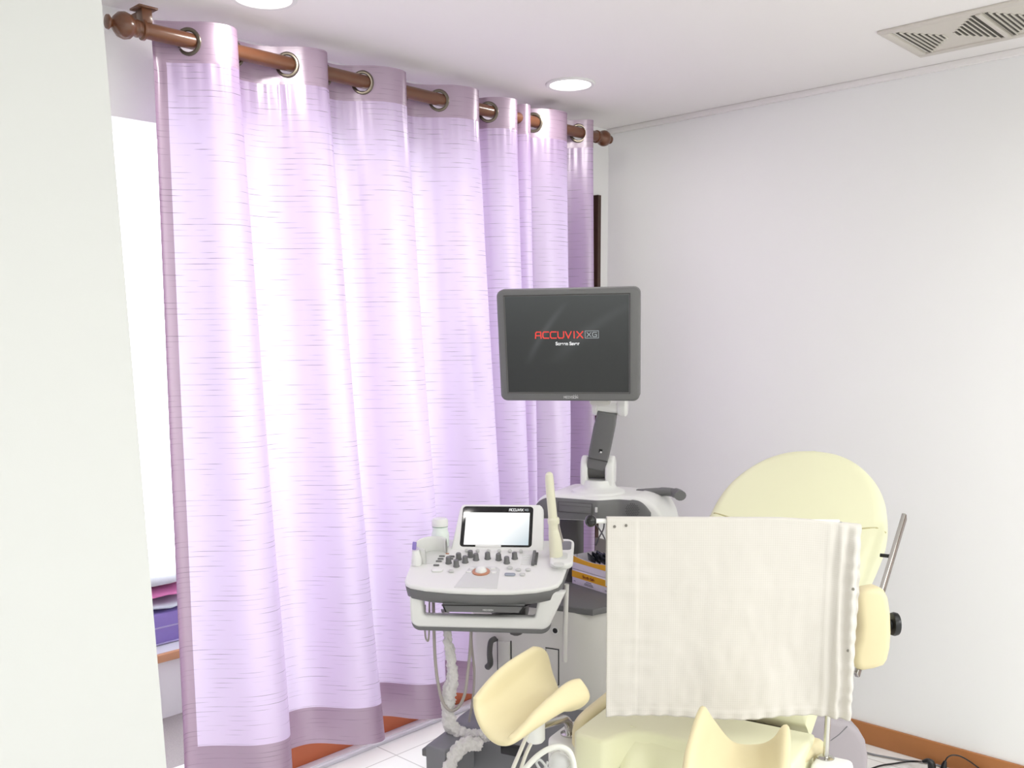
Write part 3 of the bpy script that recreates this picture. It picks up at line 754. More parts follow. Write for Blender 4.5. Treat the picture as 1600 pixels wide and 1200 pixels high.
# --- monitor
_m = ond(890, 540, 3.05); MF = Frame(_m, -59)
mo = MB(); mo.prism(rrect(0.464, 0.364, 0.022, 6), 0.046, Matrix.Translation((-0.003, 0.030, 0.001)) @ RX90, bev=0.008)
mon = place(mo.build('monitor', GPLAST, us), MF, _m.z, tilt=0.15)
mo = MB(); mo.prism(rrect(0.38, 0.28, 0.03, 6), 0.03, Matrix.Translation((0, 0.058, 0)) @ RX90, bev=0.01); mo.box((0.09, 0.065, -0.16), (0.07, 0.04, 0.10), bev=0.01); mo.build('monitor_back', WPLAST2, mon)
# bevelled rim between casing and display
def frame_ring(mb, x0, x1, z0, z1, wd, y0, y1):
    o = [(x0, z0), (x1, z0), (x1, z1), (x0, z1)]; i = [(x0 + wd, z0 + wd), (x1 - wd, z0 + wd), (x1 - wd, z1 - wd), (x0 + wd, z1 - wd)]
    mb.loft([[Vector((x, y0, z)) for x, z in o], [Vector((x, y1, z)) for x, z in o], [Vector((x, y1 + 0.004, z)) for x, z in i], [Vector((x, y0, z)) for x, z in i]], True, False)
mb = MB(); frame_ring(mb, -0.211, 0.199, -0.155, 0.166, 0.005, -0.0155, -0.0185); mb.build('display_rim', DGREY, mon, smooth=False)
mb = MB(); mb.grid(lambda u, v: Vector((-0.2065 + 0.401 * u, -0.0168, -0.1505 + 0.312 * v)), 1, 1, lambda u, v: (u, v)); mb.build('display', screen_material(), mon, smooth=False)
mb = MB(); strokes(mb, 'ACCUVIX', -0.109, 0.0275, 0.0186, 0.0200, 0.0062, 0.0036, -0.0178); mb.build('red_lettering', REDGLOW, mon, smooth=False)
mb = MB(); strokes(mb, 'XG', 0.0600, 0.0310, 0.0130, 0.0135, 0.0050, 0.0020, -0.0178); line_rect(mb, 0.0540, 0.0975, 0.0265, 0.0495, -0.0176, 0.0012); mb.build('grey_lettering', GREYGLOW, mon, smooth=False)
font_mesh('Screen Saver', 0.0150, WHITEGLOW, 'small_lettering', mon, Matrix.Translation((-0.004, -0.0178, 0.0045)) @ Matrix.Rotation(math.pi / 2, 4, 'X'), bold=0.0005)
mb = MB(); strokes(mb, 'MEDISON', -0.020, -0.1710, 0.0056, 0.0070, 0.0018, 0.0013, -0.0165)
for k in range(3): mb.box((0.0185 - 0.006 * k + 0.006, -0.0165, -0.1610 + 0.001 * (k == 1)), (0.0014, 0.001, 0.0024))
mb.build('maker_lettering', GLASSINK, mon, smooth=False)

# --- control panel, a tilted tray turned towards the viewer
TILT = math.atan(0.2)
po = [(-0.243, -0.075), (-0.236, -0.098), (-0.220, -0.114), (-0.170, -0.131), (-0.095, -0.143), (0.0, -0.149), (0.096, -0.145), (0.165, -0.131), (0.206, -0.113), (0.228, -0.092), (0.238, -0.060), (0.250, 0.04), (0.264, 0.170), (0.262, 0.198), (0.246, 0.222), (0.215, 0.232), (0.0, 0.236), (-0.215, 0.232), (-0.240, 0.218), (-0.250, 0.190), (-0.247, 0.06)]
mb = MB(); mb.prism(po, 0.016, Matrix.Translation((0, 0, -0.016)), bev=0.0075, seg=4)
cp = place(mb.build('control_panel', WPLAST, us), P, ZP, tilt=TILT)
def po_s(s, dx=0, dy=0): return [(0.005 + (x - 0.005) * s + dx, 0.03 + (y - 0.03) * s + dy) for x, y in po]
mb = MB(); mb.loft([[Vector((x, y, -0.060)) for x, y in po_s(0.80)], [Vector((x, y, -0.055)) for x, y in po_s(0.92)], [Vector((x, y, -0.046)) for x, y in po_s(0.982)], [Vector((x, y, -0.018)) for x, y in po_s(0.998)], [Vector((x, y, -0.0145)) for x, y in po_s(0.985)]])
mb.build('bumper', GPLAST, cp, angle=60)
mb = MB(); mb.prism([(-0.118, -0.046), (-0.108, -0.074), (0.112, -0.074), (0.130, -0.046)], 0.10, Matrix.Translation((0, -0.045, 0)) @ RX90, bev=0.004)
dw = mb.build('drawer', GPLAST, cp)
mb = MB(); mb.box((0.006, -0.1455, -0.0495), (0.252, 0.004, 0.0025)); mb.box((-0.1135, -0.1445, -0.061), (0.0025, 0.004, 0.026), Matrix.Rotation(-0.33, 3, 'Y')); mb.box((0.1215, -0.1445, -0.061), (0.0025, 0.004, 0.029), Matrix.Rotation(0.55, 3, 'Y')); mb.build('drawer_gap', BLACK, dw, smooth=False)
mb = MB(); strokes(mb, 'MEDISON', 0.004, -0.066, 0.0036, 0.0042, 0.0012, 0.0010, -0.1458); mb.build('maker_lettering', GLASSINK, dw, smooth=False)
# pull handle hanging in front under the tray
hy = -0.098
def hp(x, y): v = P.pl(x, y, (0, 1, 0), hy); return (v.x, v.z - ZP)
def arc(c, r, a0, a1, n=6): return [(c[0] + r * math.cos(math.radians(a0 + (a1 - a0) * k / n)), c[1] + r * math.sin(math.radians(a0 + (a1 - a0) * k / n))) for k in range(n + 1)]
bl, br = hp(640, 979), hp(858, 985); tl, tr = hp(639, 928), hp(884, 926); il, ir = hp(661, 962), hp(836, 966); itl, itr = hp(660, 925), hp(843, 925)
uo = [tl] + arc((bl[0] + 0.030, bl[1] + 0.026), 0.028, 185, 265) + arc((br[0] - 0.026, br[1] + 0.034), 0.034, 275, 345) + [tr, itr] + arc((ir[0] - 0.010, ir[1] + 0.010), 0.010, 360, 270, 4) + arc((il[0] + 0.010, il[1] + 0.010), 0.010, 270, 180, 4) + [itl]
mb = MB(); mb.prism(uo, 0.042, Matrix.Translation((0, 0.042, 0)) @ RX90, bev=0.010, seg=4)
ph = mb.build('panel_handle', WPLAST, us); ph.location = T.l(P.w((0, hy, ZP))); ph.rotation_euler = (0, 0, P.a - T.a)
uo2 = [(bl[0] + 0.004, bl[1] + 0.02)] + arc((bl[0] + 0.032, bl[1] + 0.012), 0.028, 185, 265) + arc((br[0] - 0.028, br[1] + 0.018), 0.034, 275, 345) + [(br[0] - 0.012, br[1] + 0.04), (br[0] - 0.05, br[1] + 0.012), (bl[0] + 0.05, bl[1] + 0.012)]
mb = MB(); mb.prism(uo2, 0.040, Matrix.Translation((0, 0.046, 0.001)) @ RX90, bev=0.006); mb.build('handle_underside', GPLAST, ph)
# arm and tray under the panel
def pbox(name, x0, x1, y0, y1, z0, z1, m, bev=0.006):
    mb = MB(); mb.box(((x0 + x1) / 2, (y0 + y1) / 2, (z0 + z1) / 2 - ZP), (x1 - x0, y1 - y0, z1 - z0), bev=bev)
    o = mb.build(name, m, us); o.location = T.l(P.w((0, 0, ZP))); o.rotation_euler = (0, 0, P.a - T.a); return o
pbox('paper_tray', -0.085, 0.030, 0.0, 0.16, 0.765, 0.83, LGREY)
pbox('lift_arm', 0.035, 0.125, -0.04, 0.26, 0.745, 0.835, DGREY)
mb = MB(); mb.lathe([(0, -0.175), (0.030, -0.175), (0.036, -0.135), (0.075, -0.115), (0.095, -0.10), (0, -0.10)], 30, Matrix.Translation((0.05, 0.0, 0)))
o = mb.build('swivel_neck', DGREY, us); o.location = T.l(P.w((0, 0, ZP))); o.rotation_euler = (0, 0, P.a - T.a)
pbox('swivel_support', 0.06, 0.11, 0.04, 0.30, 0.66, 0.76, DGREY, 0.02)
mb = MB(); mb.tube([(0.245, 0.10, -0.07), (0.240, 0.12, -0.22), (0.238, 0.13, -0.34)], 0.008, 12); o = mb.build('support_rod', WPLAST2, us); o.location = T.l(P.w((0, 0, ZP))); o.rotation_euler = (0, 0, P.a - T.a)

# palm strip, trackball
mb = MB(); mb.prism([(-0.083, -0.128), (0.047, -0.131), (0.042, 0.000), (0.030, 0.018), (-0.048, 0.018), (-0.056, 0.0)], 0.0024, Matrix.Translation((0, 0, -0.0006)), bev=0.0008); mb.build('palm_strip', LGREY, cp)
tb = Vector((-0.014, -0.022, 0.002))
mb = MB(); mb.lathe([(0.0185, 0), (0.0185, 0.004), (0.0225, 0.0045), (0.0275, 0.003), (0.0275, 0)], 36, Matrix.Translation(tb)); mb.build('trackball_ring', COPPER, cp)
MB().sphere(tb + Vector((0, 0, 0.001)), 0.0185, seg=28).build('trackball', WPLAST, cp)
KN = [(-0.097, 0.073), (-0.125, 0.043), (-0.097, 0.020), (-0.073, 0.050), (-0.062, 0.093), (-0.041, 0.070), (-0.005, 0.080), (0.031, 0.072), (0.059, 0.049), (0.081, 0.083)]
mb = MB(); mb.lathe([(0, 0), (0.0105, 0), (0.0105, 0.002), (0.0092, 0.004), (0.0082, 0.020), (0.0072, 0.022), (0, 0.0225)], 20)
k0 = mb.build('knob', GPLAST, cp, loc=(KN[0][0], KN[0][1], 0))
for x, y in KN[1:]:
    o = k0.copy(); COL.objects.link(o); o.parent = cp; o.location = (x, y, 0)
def key(name, m, pts, sx, sy, h):
    mb = MB(); mb.prism(rrect(sx, sy, min(sx, sy) * 0.45, 5), h, bev=h * 0.45); k = mb.build(name, m, cp, loc=(pts[0][0], pts[0][1], 0))
    for x, y in pts[1:]:
        o = k.copy(); COL.objects.link(o); o.parent = cp; o.location = (x, y, 0)
key('function_key', GPLAST, [(-0.154, 0.090), (-0.155, 0.070), (-0.158, 0.052), (-0.161, 0.023), (-0.122, 0.090), (-0.124, 0.072)], 0.019, 0.007, 0.005)
key('round_key', KEYC, [(0.073, 0.007), (0.100, -0.006), (0.130, -0.005), (0.115, -0.038), (-0.107, -0.022)], 0.017, 0.014, 0.008)
key('oval_key', BLUEKEY, [(0.077, -0.039)], 0.034, 0.014, 0.007)
key('wide_key', WPLAST, [(-0.152, -0.014)], 0.036, 0.022, 0.005)
key('soft_key', KEYC, [(-0.078, 0.128), (-0.043, 0.128), (-0.008, 0.128), (0.027, 0.128), (0.062, 0.128), (0.097, 0.128)], 0.013, 0.009, 0.012)
key('palm_key', WPLAST, [(-0.052, -0.022), (0.026, -0.022), (-0.046, 0.004), (0.020, 0.004), (-0.014, 0.012)], 0.018, 0.012, 0.004)
key('power_key', COPPER, [(-0.140, 0.114)], 0.012, 0.006, 0.002)
mb = MB(); mb.box((0.142, 0.078, 0.006), (0.010, 0.096, 0.013), bev=0.003)
for k in range(8): mb.box((0.1505, 0.040 + 0.0108 * k, 0.004), (0.008, 0.0035, 0.009), bev=0.001)
mb.build('slider_bank', GPLAST, cp)
mb = MB()
for k in range(8): mb.box((0.118, 0.038 + 0.0105 * k, 0.0004), (0.030, 0.0014, 0.001))
mb.build('slider_lines', LGREY, cp, smooth=False)

# touch screen standing at the back of the tray
LEAN = math.radians(40)
ts = bpy.data.objects
mb = MB()
mb.prism([(-0.135, -0.012), (0.168, -0.012), (0.163, 0.150), (0.158, 0.160), (0.150, 0.167), (-0.103, 0.167), (-0.112, 0.162), (-0.117, 0.150)], 0.040, Matrix.Translation((0, 0.040, 0)) @ RX90, bev=0.008)
TSX = P.pl(780, 857, (0, 1, 0), 0.148)
tsc = mb.build('touch_screen', WPLAST, us); tsc.location = T.l(P.w((0, TSX.y, TSX.z))); tsc.rotation_euler = (-LEAN, 0, P.a - T.a)
mb = MB(); mb.prism(rrect(0.236, 0.152, 0.012, 5, 0.012, 0.081), 0.002, Matrix.Translation((0, 0.0012, 0)) @ RX90, bev=0.0008); mb.build('black_bezel', BLACKG, tsc)
mb = MB(); mb.grid(lambda u, v: Vector((-0.093 + 0.212 * u, -0.0014, 0.012 + 0.121 * v)), 1, 1, lambda u, v: (u, v)); mb.build('lit_display', touch_material(), tsc, smooth=False)
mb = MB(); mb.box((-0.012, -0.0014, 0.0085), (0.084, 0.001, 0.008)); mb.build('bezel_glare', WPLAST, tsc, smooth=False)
mb = MB(); strokes(mb, 'ACCUVIX', 0.050, 0.1395, 0.0058, 0.0080, 0.0016, 0.0017, -0.0016); mb.build('white_lettering', WHITEGLOW, tsc, smooth=False)
mb = MB(); strokes(mb, 'XG', 0.1015, 0.1400, 0.0052, 0.0070, 0.0016, 0.0012, -0.0016); mb.build('grey_lettering', GREYGLOW, tsc, smooth=False)

# probe holders
mb = MB(); mb.prism(rrect(0.072, 0.20, 0.028, 6, 0.231, 0.108), 0.020, Matrix.Translation((0, 0, -0.002)), bev=0.007); hr = mb.build('probe_holder', WPLAST, cp)
for (x, y, sx, sy) in ((0.224, 0.005, 0.034, 0.030), (0.228, 0.068, 0.044, 0.05), (0.236, 0.150, 0.046, 0.07)):
    MB().prism(rrect(sx, sy, 0.011, 5, x, y), 0.0035, Matrix.Translation((0, 0, 0.0155)), bev=0.0012).build('holder_well', GPLAST2 if y > 0.1 else LGREY, hr)
mb = MB()
def cupw(u, v):
    a = math.radians(40 + 215 * u); t = 2 * math.pi * v
    r = 0.052 + 0.003 * math.cos(t); h = 0.024 + 0.028 * math.sin(t)
    return Vector((-0.182 + r * math.cos(a), 0.085 + r * math.sin(a) * 1.0, h))
mb.grid(cupw, 40, 16); mb.build('cup_holder', WPLAST, cp, angle=180)
MB().prism(rrect(0.085, 0.10, 0.03, 6, -0.186, 0.088), 0.002, Matrix.Translation((0, 0, -0.0008)), bev=0.0008).build('holder_well', LGREY, cp)

# grey data cables behind the boxes
mb = MB()
for pts in ([(925, 812), (936, 826), (945, 842), (950, 860)], [(944, 812), (943, 826), (936, 840), (931, 852)], [(948, 812), (952, 830), (949, 850)]):
    mb.tube(smooth_path([T.pl(x, y, (0, 1, 0), 0.19) for x, y in pts]), 0.0028, 8)
mb.build('data_cable', GPLAST2, us)

# ------------------------------------------------------------------ things resting on the machine
def rest_tilt(o, dz=0.0): return o
def on_panel(x, y, z=0.0):
    """upright point above the tilted tray at tray coordinates x, y"""
    c, s = math.cos(TILT), math.sin(TILT)
    return P.w((x, y * c, ZP + y * s + z))
def fat(pts, rr, n=8):
    P_ = smooth_path(pts, n); R_ = []
    m = len(pts) - 1
    for i in range(len(P_)):
        t = i / n; k = min(int(t), m - 1); f = t - k; R_.append(rr[k] * (1 - f) + rr[min(k + 1, m)] * f)
    return P_, R_
# bottle
bp = on_panel(-0.171, 0.168, 0.003); BF = Frame(bp, -52)
bt = thing('bottle', 'small white plastic bottle with a green ring below its cap, left on the panel', 'bottle', BF, z=bp.z)
MB().lathe([(0, 0), (0.027, 0), (0.029, 0.004), (0.029, 0.040), (0.026, 0.050), (0.025, 0.052), (0.025, 0.066), (0, 0.066)], 28).build('body', BOTTLE, bt)
MB().lathe([(0, 0.0655), (0.0255, 0.0655), (0.0258, 0.068), (0, 0.068)], 28).build('green_ring', GREEN, bt)
MB().lathe([(0, 0.0675), (0.0262, 0.0675), (0.0268, 0.074), (0.026, 0.088), (0.022, 0.0925), (0, 0.0925)], 28).build('cap', WPLAST, bt)
# ivory long probe
def ppl(x, y, d=0.068): return P.pl(x, y, (0, 1, 0), d)
pf = Frame(P.w(ppl(869, 884)), -52); z0 = ppl(869, 884).z
pr = thing('long_probe', 'long ivory ultrasound probe standing upright in the right holder of the panel', 'ultrasound probe', pf, z=z0)
def rel(x, y): v = pf.l(P.w(ppl(x, y))); return Vector((v.x, 0, v.z - z0))
a, b = fat([rel(869, 882), rel(869, 868), rel(868, 850), rel(866, 836), rel(865, 828)], [0.020, 0.0212, 0.0205, 0.018, 0.0155])
MB().tube(a, b, 20).build('grip', PROBE, pr)
a, b = fat([rel(865, 829), rel(863, 800), rel(860, 770), rel(858.5, 750), rel(858, 741), rel(857.8, 737.5)], [0.0155, 0.0140, 0.0138, 0.0135, 0.0115, 0.004])
MB().tube(a, b, 20).build('shaft', PROBE, pr)
a, b = fat([rel(865.2, 818), rel(864.9, 812), rel(864.6, 809)], [0.0185, 0.0190, 0.0165])
MB().tube(a, b, 20).build('collar', PROBE, pr)
# the sheath flap and the cable falling behind
MB().tube(smooth_path([rel(871, 812) + Vector((0, 0.012, 0)), rel(874, 830) + Vector((0, 0.02, 0)), rel(879, 850) + Vector((0, 0.03, 0))]), 0.003, 8).build('strap', CABLE, pr)
# short probe at the left with its looping cable
sp0 = on_panel(-0.226, 0.030, -0.002); SF = Frame(sp0, -52)
spb = thing('short_probe', 'short white probe at the left end of the panel with grey cable looping below', 'ultrasound probe', SF, z=sp0.z)
MB().tube(*fat([(0, 0, 0.0), (0.001, 0, 0.02), (0.0, 0, 0.036), (-0.001, 0, 0.048)], [0.0165, 0.0165, 0.013, 0.0115]), 18).build('grip', WPLAST, spb)
MB().box((-0.005, 0.002, 0.062), (0.013, 0.008, 0.026), Matrix.Rotation(0.12, 3, 'Y'), bev=0.003).build('tip', PURPLE, spb)
def cpl(x, y, d): v = SF.l(P.w(P.pl(x, y, (0, 1, 0), d))); return Vector((v.x, v.y, v.z - sp0.z))
pts = [cpl(677, 940, 0.0), cpl(678, 985, 0.0), cpl(680, 1030, 0.0), cpl(684, 1065, 0.0), cpl(691, 1095, 0.0), cpl(703, 1110, 0.0), cpl(716, 1105, 0.0), cpl(726, 1085, 0.0), cpl(731, 1050, 0.01), cpl(735, 1010, 0.02), cpl(737, 960, 0.04)]
MB().tube(smooth_path(pts), 0.0052, 10).build('cable', CABLE, spb)
pts = [cpl(735, 960, 0.05), cpl(737, 1010, 0.05), cpl(741, 1050, 0.06), cpl(739, 1090, 0.07), cpl(734, 1120, 0.08), cpl(733, 1128, 0.08)]
MB().tube(smooth_path(pts), 0.0042, 10).build('cable', CABLE, spb)
pts = [cpl(664, 945, 0.0), cpl(664, 985, 0.0), cpl(666, 999, 0.0), cpl(670, 996, 0.0), cpl(671, 940, 0.0)]
MB().tube(smooth_path(pts), 0.0030, 8).build('cable', CABLE, spb)

# fluffy white sleeve hanging from under the panel down to the base
def fluffy(name, pts, rr, label, cat):
    p, r = fat(pts, rr, 10); o0 = Vector((p[0].x, p[0].y, 0)); mb = MB(); mb.tube([q - o0 for q in p], r, 22)
    bmesh.ops.subdivide_edges(mb.bm, edges=mb.bm.edges[:], cuts=1, use_grid_fill=True)
    mb.bm.normal_update()
    for v in mb.bm.verts:
        n1 = noise.noise(v.co * 70) * 0.006 + noise.noise(v.co * 190) * 0.004
        v.co += v.normal * n1 * 1.2
    o = mb.build(name, GAUZE, None, angle=180); o.location = o0
    return tag(o, label, cat)
def wpl(x, y, d): return P.w(P.pl(x, y, (0, 1, 0), d))
fluffy('cable_sleeve', [wpl(695, 955, 0.02), wpl(700, 1000, 0.02), wpl(705, 1030, 0.02), wpl(707, 1060, 0.02), wpl(701, 1088, 0.02), wpl(700, 1110, 0.02), wpl(702, 1128, 0.01), wpl(712, 1142, -0.0), wpl(733, 1151, -0.02), wpl(752, 1150, -0.03), wpl(764, 1152, -0.05)],
       [0.010, 0.012, 0.014, 0.019, 0.022, 0.020, 0.022, 0.022, 0.022, 0.020, 0.014], 'fluffy white cable sleeve hanging from under the panel onto the cart base', 'cable sleeve')
fluffy('cable_sleeve', [wpl(752, 1163, -0.07), wpl(735, 1162, -0.085), wpl(720, 1168, -0.10), wpl(708, 1184, -0.12), wpl(700, 1204, -0.14), wpl(697, 1225, -0.15)], [0.018, 0.022, 0.022, 0.021, 0.020, 0.018], 'short fluffy white cable sleeve running down the front of the grey cart base', 'cable sleeve')

# two cardboard boxes on the shelf
XB = T.w((-0.164, 0.10, 0)); BXF = Frame(XB, -101)
def carton(name, label, z, h, top_open):
    t = thing(name, label, 'cardboard box', BXF, 'cardboard boxes on the shelf of the ultrasound machine', z=z)
    W_, D_ = 0.205, 0.11
    mb = MB(); mb.box((W_ / 2, D_ / 2, h / 2), (W_, D_, h), bev=0.001); mb.build('carton', WCARD, t)
    return t, W_, D_
c1, W_, D_ = carton('glove_box', 'lower of the two yellow and white boxes, closed, lying on the dark cart shelf', 0.7015, 0.056, False)
MB().box((W_ / 2, -0.0006, 0.038), (W_, 0.0012, 0.024)).build('yellow_band', YEL, c1, smooth=False)
font_mesh('Sterile Safe', 0.015, REDINK, 'lettering', c1, Matrix.Translation((0.095, -0.0016, 0.032)) @ Matrix.Rotation(math.pi / 2, 4, 'X'), bold=0.0004)
for (x, z, l_) in ((0.095, 0.020, 0.03), (0.095, 0.014, 0.045), (0.095, 0.009, 0.05), (0.015, 0.012, 0.010), (0.19, 0.011, 0.012)):
    MB().box((x, -0.0006, z), (l_, 0.0012, 0.0022)).build('print_line', GREYINK, c1, smooth=False)
c2 = thing('glove_box', 'upper yellow and white box, open, with dark packets sticking out', 'cardboard box', BXF, 'cardboard boxes on the shelf of the ultrasound machine', z=0.7585)
def dip(u): return 0.052 - 0.010 * math.sin(math.pi * min(1, u)) ** 0.8
def wall_strip(mb, lo, hi, y, th):
    rings = []
    for k in range(13):
        u = k / 12; x = W_ * u; a, b = lo(u), hi(u)
        rings.append([Vector((x, y, a)), Vector((x, y, b)), Vector((x, y + th, b)), Vector((x, y + th, a))])
    mb.loft(rings)
mb = MB(); wall_strip(mb, lambda u: 0.0, dip, 0.0, 0.002)
mb.box((W_ / 2, D_ / 2, 0.001), (W_, D_, 0.002)); mb.box((0.001, D_ / 2, 0.026), (0.002, D_, 0.05)); mb.box((W_ - 0.001, D_ / 2, 0.026), (0.002, D_, 0.05)); mb.box((W_ / 2, D_ - 0.001, 0.026), (W_, 0.002, 0.05))
mb.build('carton', WCARD, c2, smooth=False)
mb = MB(); wall_strip(mb, lambda u: 0.026, lambda u: dip(u) - 0.001, -0.0013, 0.0012); mb.build('yellow_band', YEL, c2, smooth=False)
LID = mat('frosted_lid', (186, 180, 172), 0.35, var=0.06, scale=20)
mb = MB(); wall_strip(mb, lambda u: 0.048, lambda u: 0.100 - 0.012 * u + 0.005 * math.sin(u * 7), D_ + 0.001, 0.003); mb.build('raised_lid', LID, c2)
for k in range(9):
    x = 0.075 + 0.014 * k; L_ = 0.06 + 0.012 * (k % 3); o = MB().box((0, 0, 0), (0.05, 0.0035, 0.030), bev=0.001).build('packet', FOIL, None)
    o.location = BXF.w((x, 0.030 + 0.010 * (k % 4) + 0.006 * (k // 4), 0.7585 + 0.045 + 0.005 * (k % 3))); o.rotation_euler = (0.25 - 0.10 * (k % 4), 0.20 + 0.06 * (k % 3), BXF.a + 0.15 * ((k % 3) - 1))
    tag(o, 'dark foil packet sticking out of the open upper yellow box', 'packet', 'foil packets in the open box')
# ------------------------------------------------------------------ examination chair
_h = onz(1090, 1130, 0.66); H = Frame(_h, -78)
ch = thing('exam_chair', 'pale yellow gynaecological examination chair with two moulded leg rests and a reclined back', 'examination chair', H)
SZ = 0.66
def hz(x, y, z): return H.pl(x, y, (0, 0, 1), z)
def hx(px, py, x): return H.pl(px, py, (1, 0, 0), x)
# seat with a shallow cut-out at its front
so = [(-0.235, 0.085), (-0.245, 0.06), (-0.245, -0.185), (-0.228, -0.205), (-0.165, -0.212), (-0.150, -0.205), (-0.140, -0.165), (-0.115, -0.118), (-0.075, -0.108), (0.095, -0.108), (0.135, -0.118), (0.165, -0.165), (0.175, -0.205), (0.19, -0.212), (0.245, -0.205), (0.262, -0.185), (0.266, 0.055), (0.263, 0.085)]
mb = MB(); mb.prism(so, 0.17, Matrix.Translation((0, 0, SZ - 0.17)), bev=0.012, seg=3)
seat = mb.build('seat', CREAM, ch, angle=60)
# loose vinyl apron hanging in folds inside the cut-out
def apron(u, v):
    x = -0.135 + 0.29 * u
    f = math.sin(u * 15 + 1.5) * 0.5 + 0.5 * noise.noise(Vector((u * 6, v * 2, 4)))
    drop = 0.0 if v < 0.12 else (v - 0.12) / 0.88
    y = -0.100 - 0.05 * min(1, drop * 2.2) - 0.030 * f * min(1, drop * 1.6) - 0.02 * drop
    z = SZ + 0.003 - 0.012 * min(1, v / 0.12) * (1 - abs(2 * u - 1)) - 0.22 * drop - 0.012 * (1 - abs(2 * u - 1) ** 2)
    return Vector((x, y, z))
mb = MB(); mb.grid(apron, 60, 24); mb.build('apron', CREAM, seat, angle=180)
# backrest
BP = Vector((0.055, 0.13, SZ)); UP = Vector((0, 0.74, 0.673)).normalized(); NB = Vector((0, 0.673, -0.74)).normalized()
BM = Matrix.Translation(BP) @ Matrix((Vector((1, 0, 0)), UP, Vector((1, 0, 0)).cross(UP))).transposed().to_4x4()
hwv = [(0.175, 0.0), (0.190, 0.18), (0.212, 0.34), (0.240, 0.50), (0.252, 0.60), (0.247, 0.67), (0.228, 0.74), (0.190, 0.805), (0.135, 0.86), (0.070, 0.892), (0.0, 0.902)]
ol = smooth_path([(a, b, 0) for a, b in hwv], 4)
out = [(p.x, p.y) for p in ol] + [(-p.x, p.y) for p in reversed(ol[:-1])]
mb = MB(); mb.prism(out, 0.11, BM @ Matrix.Translation((0, 0, -0.11)), bev=0.035, seg=5)
back = mb.build('backrest', CREAM, ch, angle=60)
mb = MB(); pts = []
for k in range(25):
    t = -1 + 2 * k / 24; v = 0.625 - 0.045 * math.cos(t * math.pi / 2); hw = 0.252
    e = abs(t) ** 12
    pts.append(BM @ Vector((t * (hw + 0.0005), v, 0.0003 - 0.030 * max(0, (abs(t) - 0.88) / 0.12) ** 1.8)))
mb.tube(pts, 0.0022, 8); mb.build('seam', CREAM_SEAM, back)
MB().box((0.03, 0.14, 0.60), (0.30, 0.08, 0.05), bev=0.01).build('hinge_bracket', STEELB, ch)
MB().box((0.055, 0.50, 0.76), (0.18, 0.03, 0.62), Matrix.Rotation(-0.83, 3, 'X'), bev=0.008).build('back_frame', LAV, ch)
# pedestal and housing
mb = MB(); mb.prism(rrect(0.26, 0.34, 0.05, 5, 0.01, 0.16), 0.42, Matrix.Translation((0, 0, 0.075)), bev=0.02); mb.build('pedestal', WPLAST2, ch)
mb = MB(); mb.prism(rrect(0.40, 0.95, 0.08, 6, 0.02, 0.30), 0.075, bev=0.02); mb.build('base_plate', LAV, ch)
FC = -46.7
def facing(px, py, d):
    return Frame(ond(px, py, d), FC)
KF = facing(1300, 1160, 2.75)
def fpoly(fr, pts, y=0.0): return [(lambda v: (v.x, v.z))(fr.pl(x, y_, (0, 1, 0), y)) for x, y_ in pts]
def put(o, fr, z=0.0):
    o.location = H.l((fr.o.x, fr.o.y, z)); o.rotation_euler = (0, 0, fr.a - H.a); return o
cv = fpoly(KF, [(1232, 1130), (1240, 1123), (1265, 1119), (1300, 1122), (1328, 1130), (1345, 1143), (1355, 1160), (1359, 1185)])
cv = [(x, z) for x, z in cv] + [(cv[-1][0] + 0.003, 0.002), (cv[0][0], 0.002)]
mb = MB(); mb.prism(cv, 0.26, Matrix.Translation((0, 0.26, 0)) @ RX90, bev=0.022, seg=4)
cvo = put(mb.build('rear_housing', LAV, ch, angle=60), KF)
a = KF.pl(1324, 1135, (0, 1, 0), -0.0); b = KF.pl(1298, 1157, (0, 1, 0), -0.0)
MB().tube([(a.x, -0.0005, a.z), ((a.x + b.x) / 2, -0.0005, (a.z + b.z) / 2 - 0.004), (b.x, -0.0005, b.z)], 0.0014, 8).build('housing_crease', GPLAST2, cvo)
# side grips: padded tubes bent down at both ends
def bent(pts, r, n=6): return MB().tube(smooth_path(pts, n), r, 16)
g0 = hx(905, 1112, -0.285)
bent([(-0.285, g0.y, 0.50), (-0.285, g0.y, 0.58), (-0.285, g0.y + 0.004, 0.612), (-0.285, g0.y + 0.03, 0.628), (-0.285, g0.y + 0.15, 0.634), (-0.285, 0.26, 0.634), (-0.285, 0.285, 0.62), (-0.285, 0.29, 0.52)], 0.0185).build('side_grip', PAD, ch)
g1 = hz(1276, 1162, 0.625); g2 = hz(1236, 1194, 0.625)
gd = (g2 - g1).normalized()
bent([g1 + Vector((0.003, 0.004, -0.14)), g1 + Vector((0.003, 0.004, -0.04)), g1 + Vector((0.002, 0.002, -0.012)), g1 + gd * 0.025, g2, g2 + gd * 0.12, g2 + gd * 0.15 + Vector((0, 0, -0.02)), g2 + gd * 0.155 + Vector((0, 0, -0.12))], 0.0195).build('side_grip', PAD, ch)
for x, y in ((-0.262, g0.y), (-0.262, 0.285)): MB().box((x, y, 0.505), (0.07, 0.03, 0.02), bev=0.004).build('grip_mount', STEELB, ch)
MB().box((g1.x - 0.01, g1.y, 0.495), (0.07, 0.03, 0.02), bev=0.004).build('grip_mount', STEELB, ch)
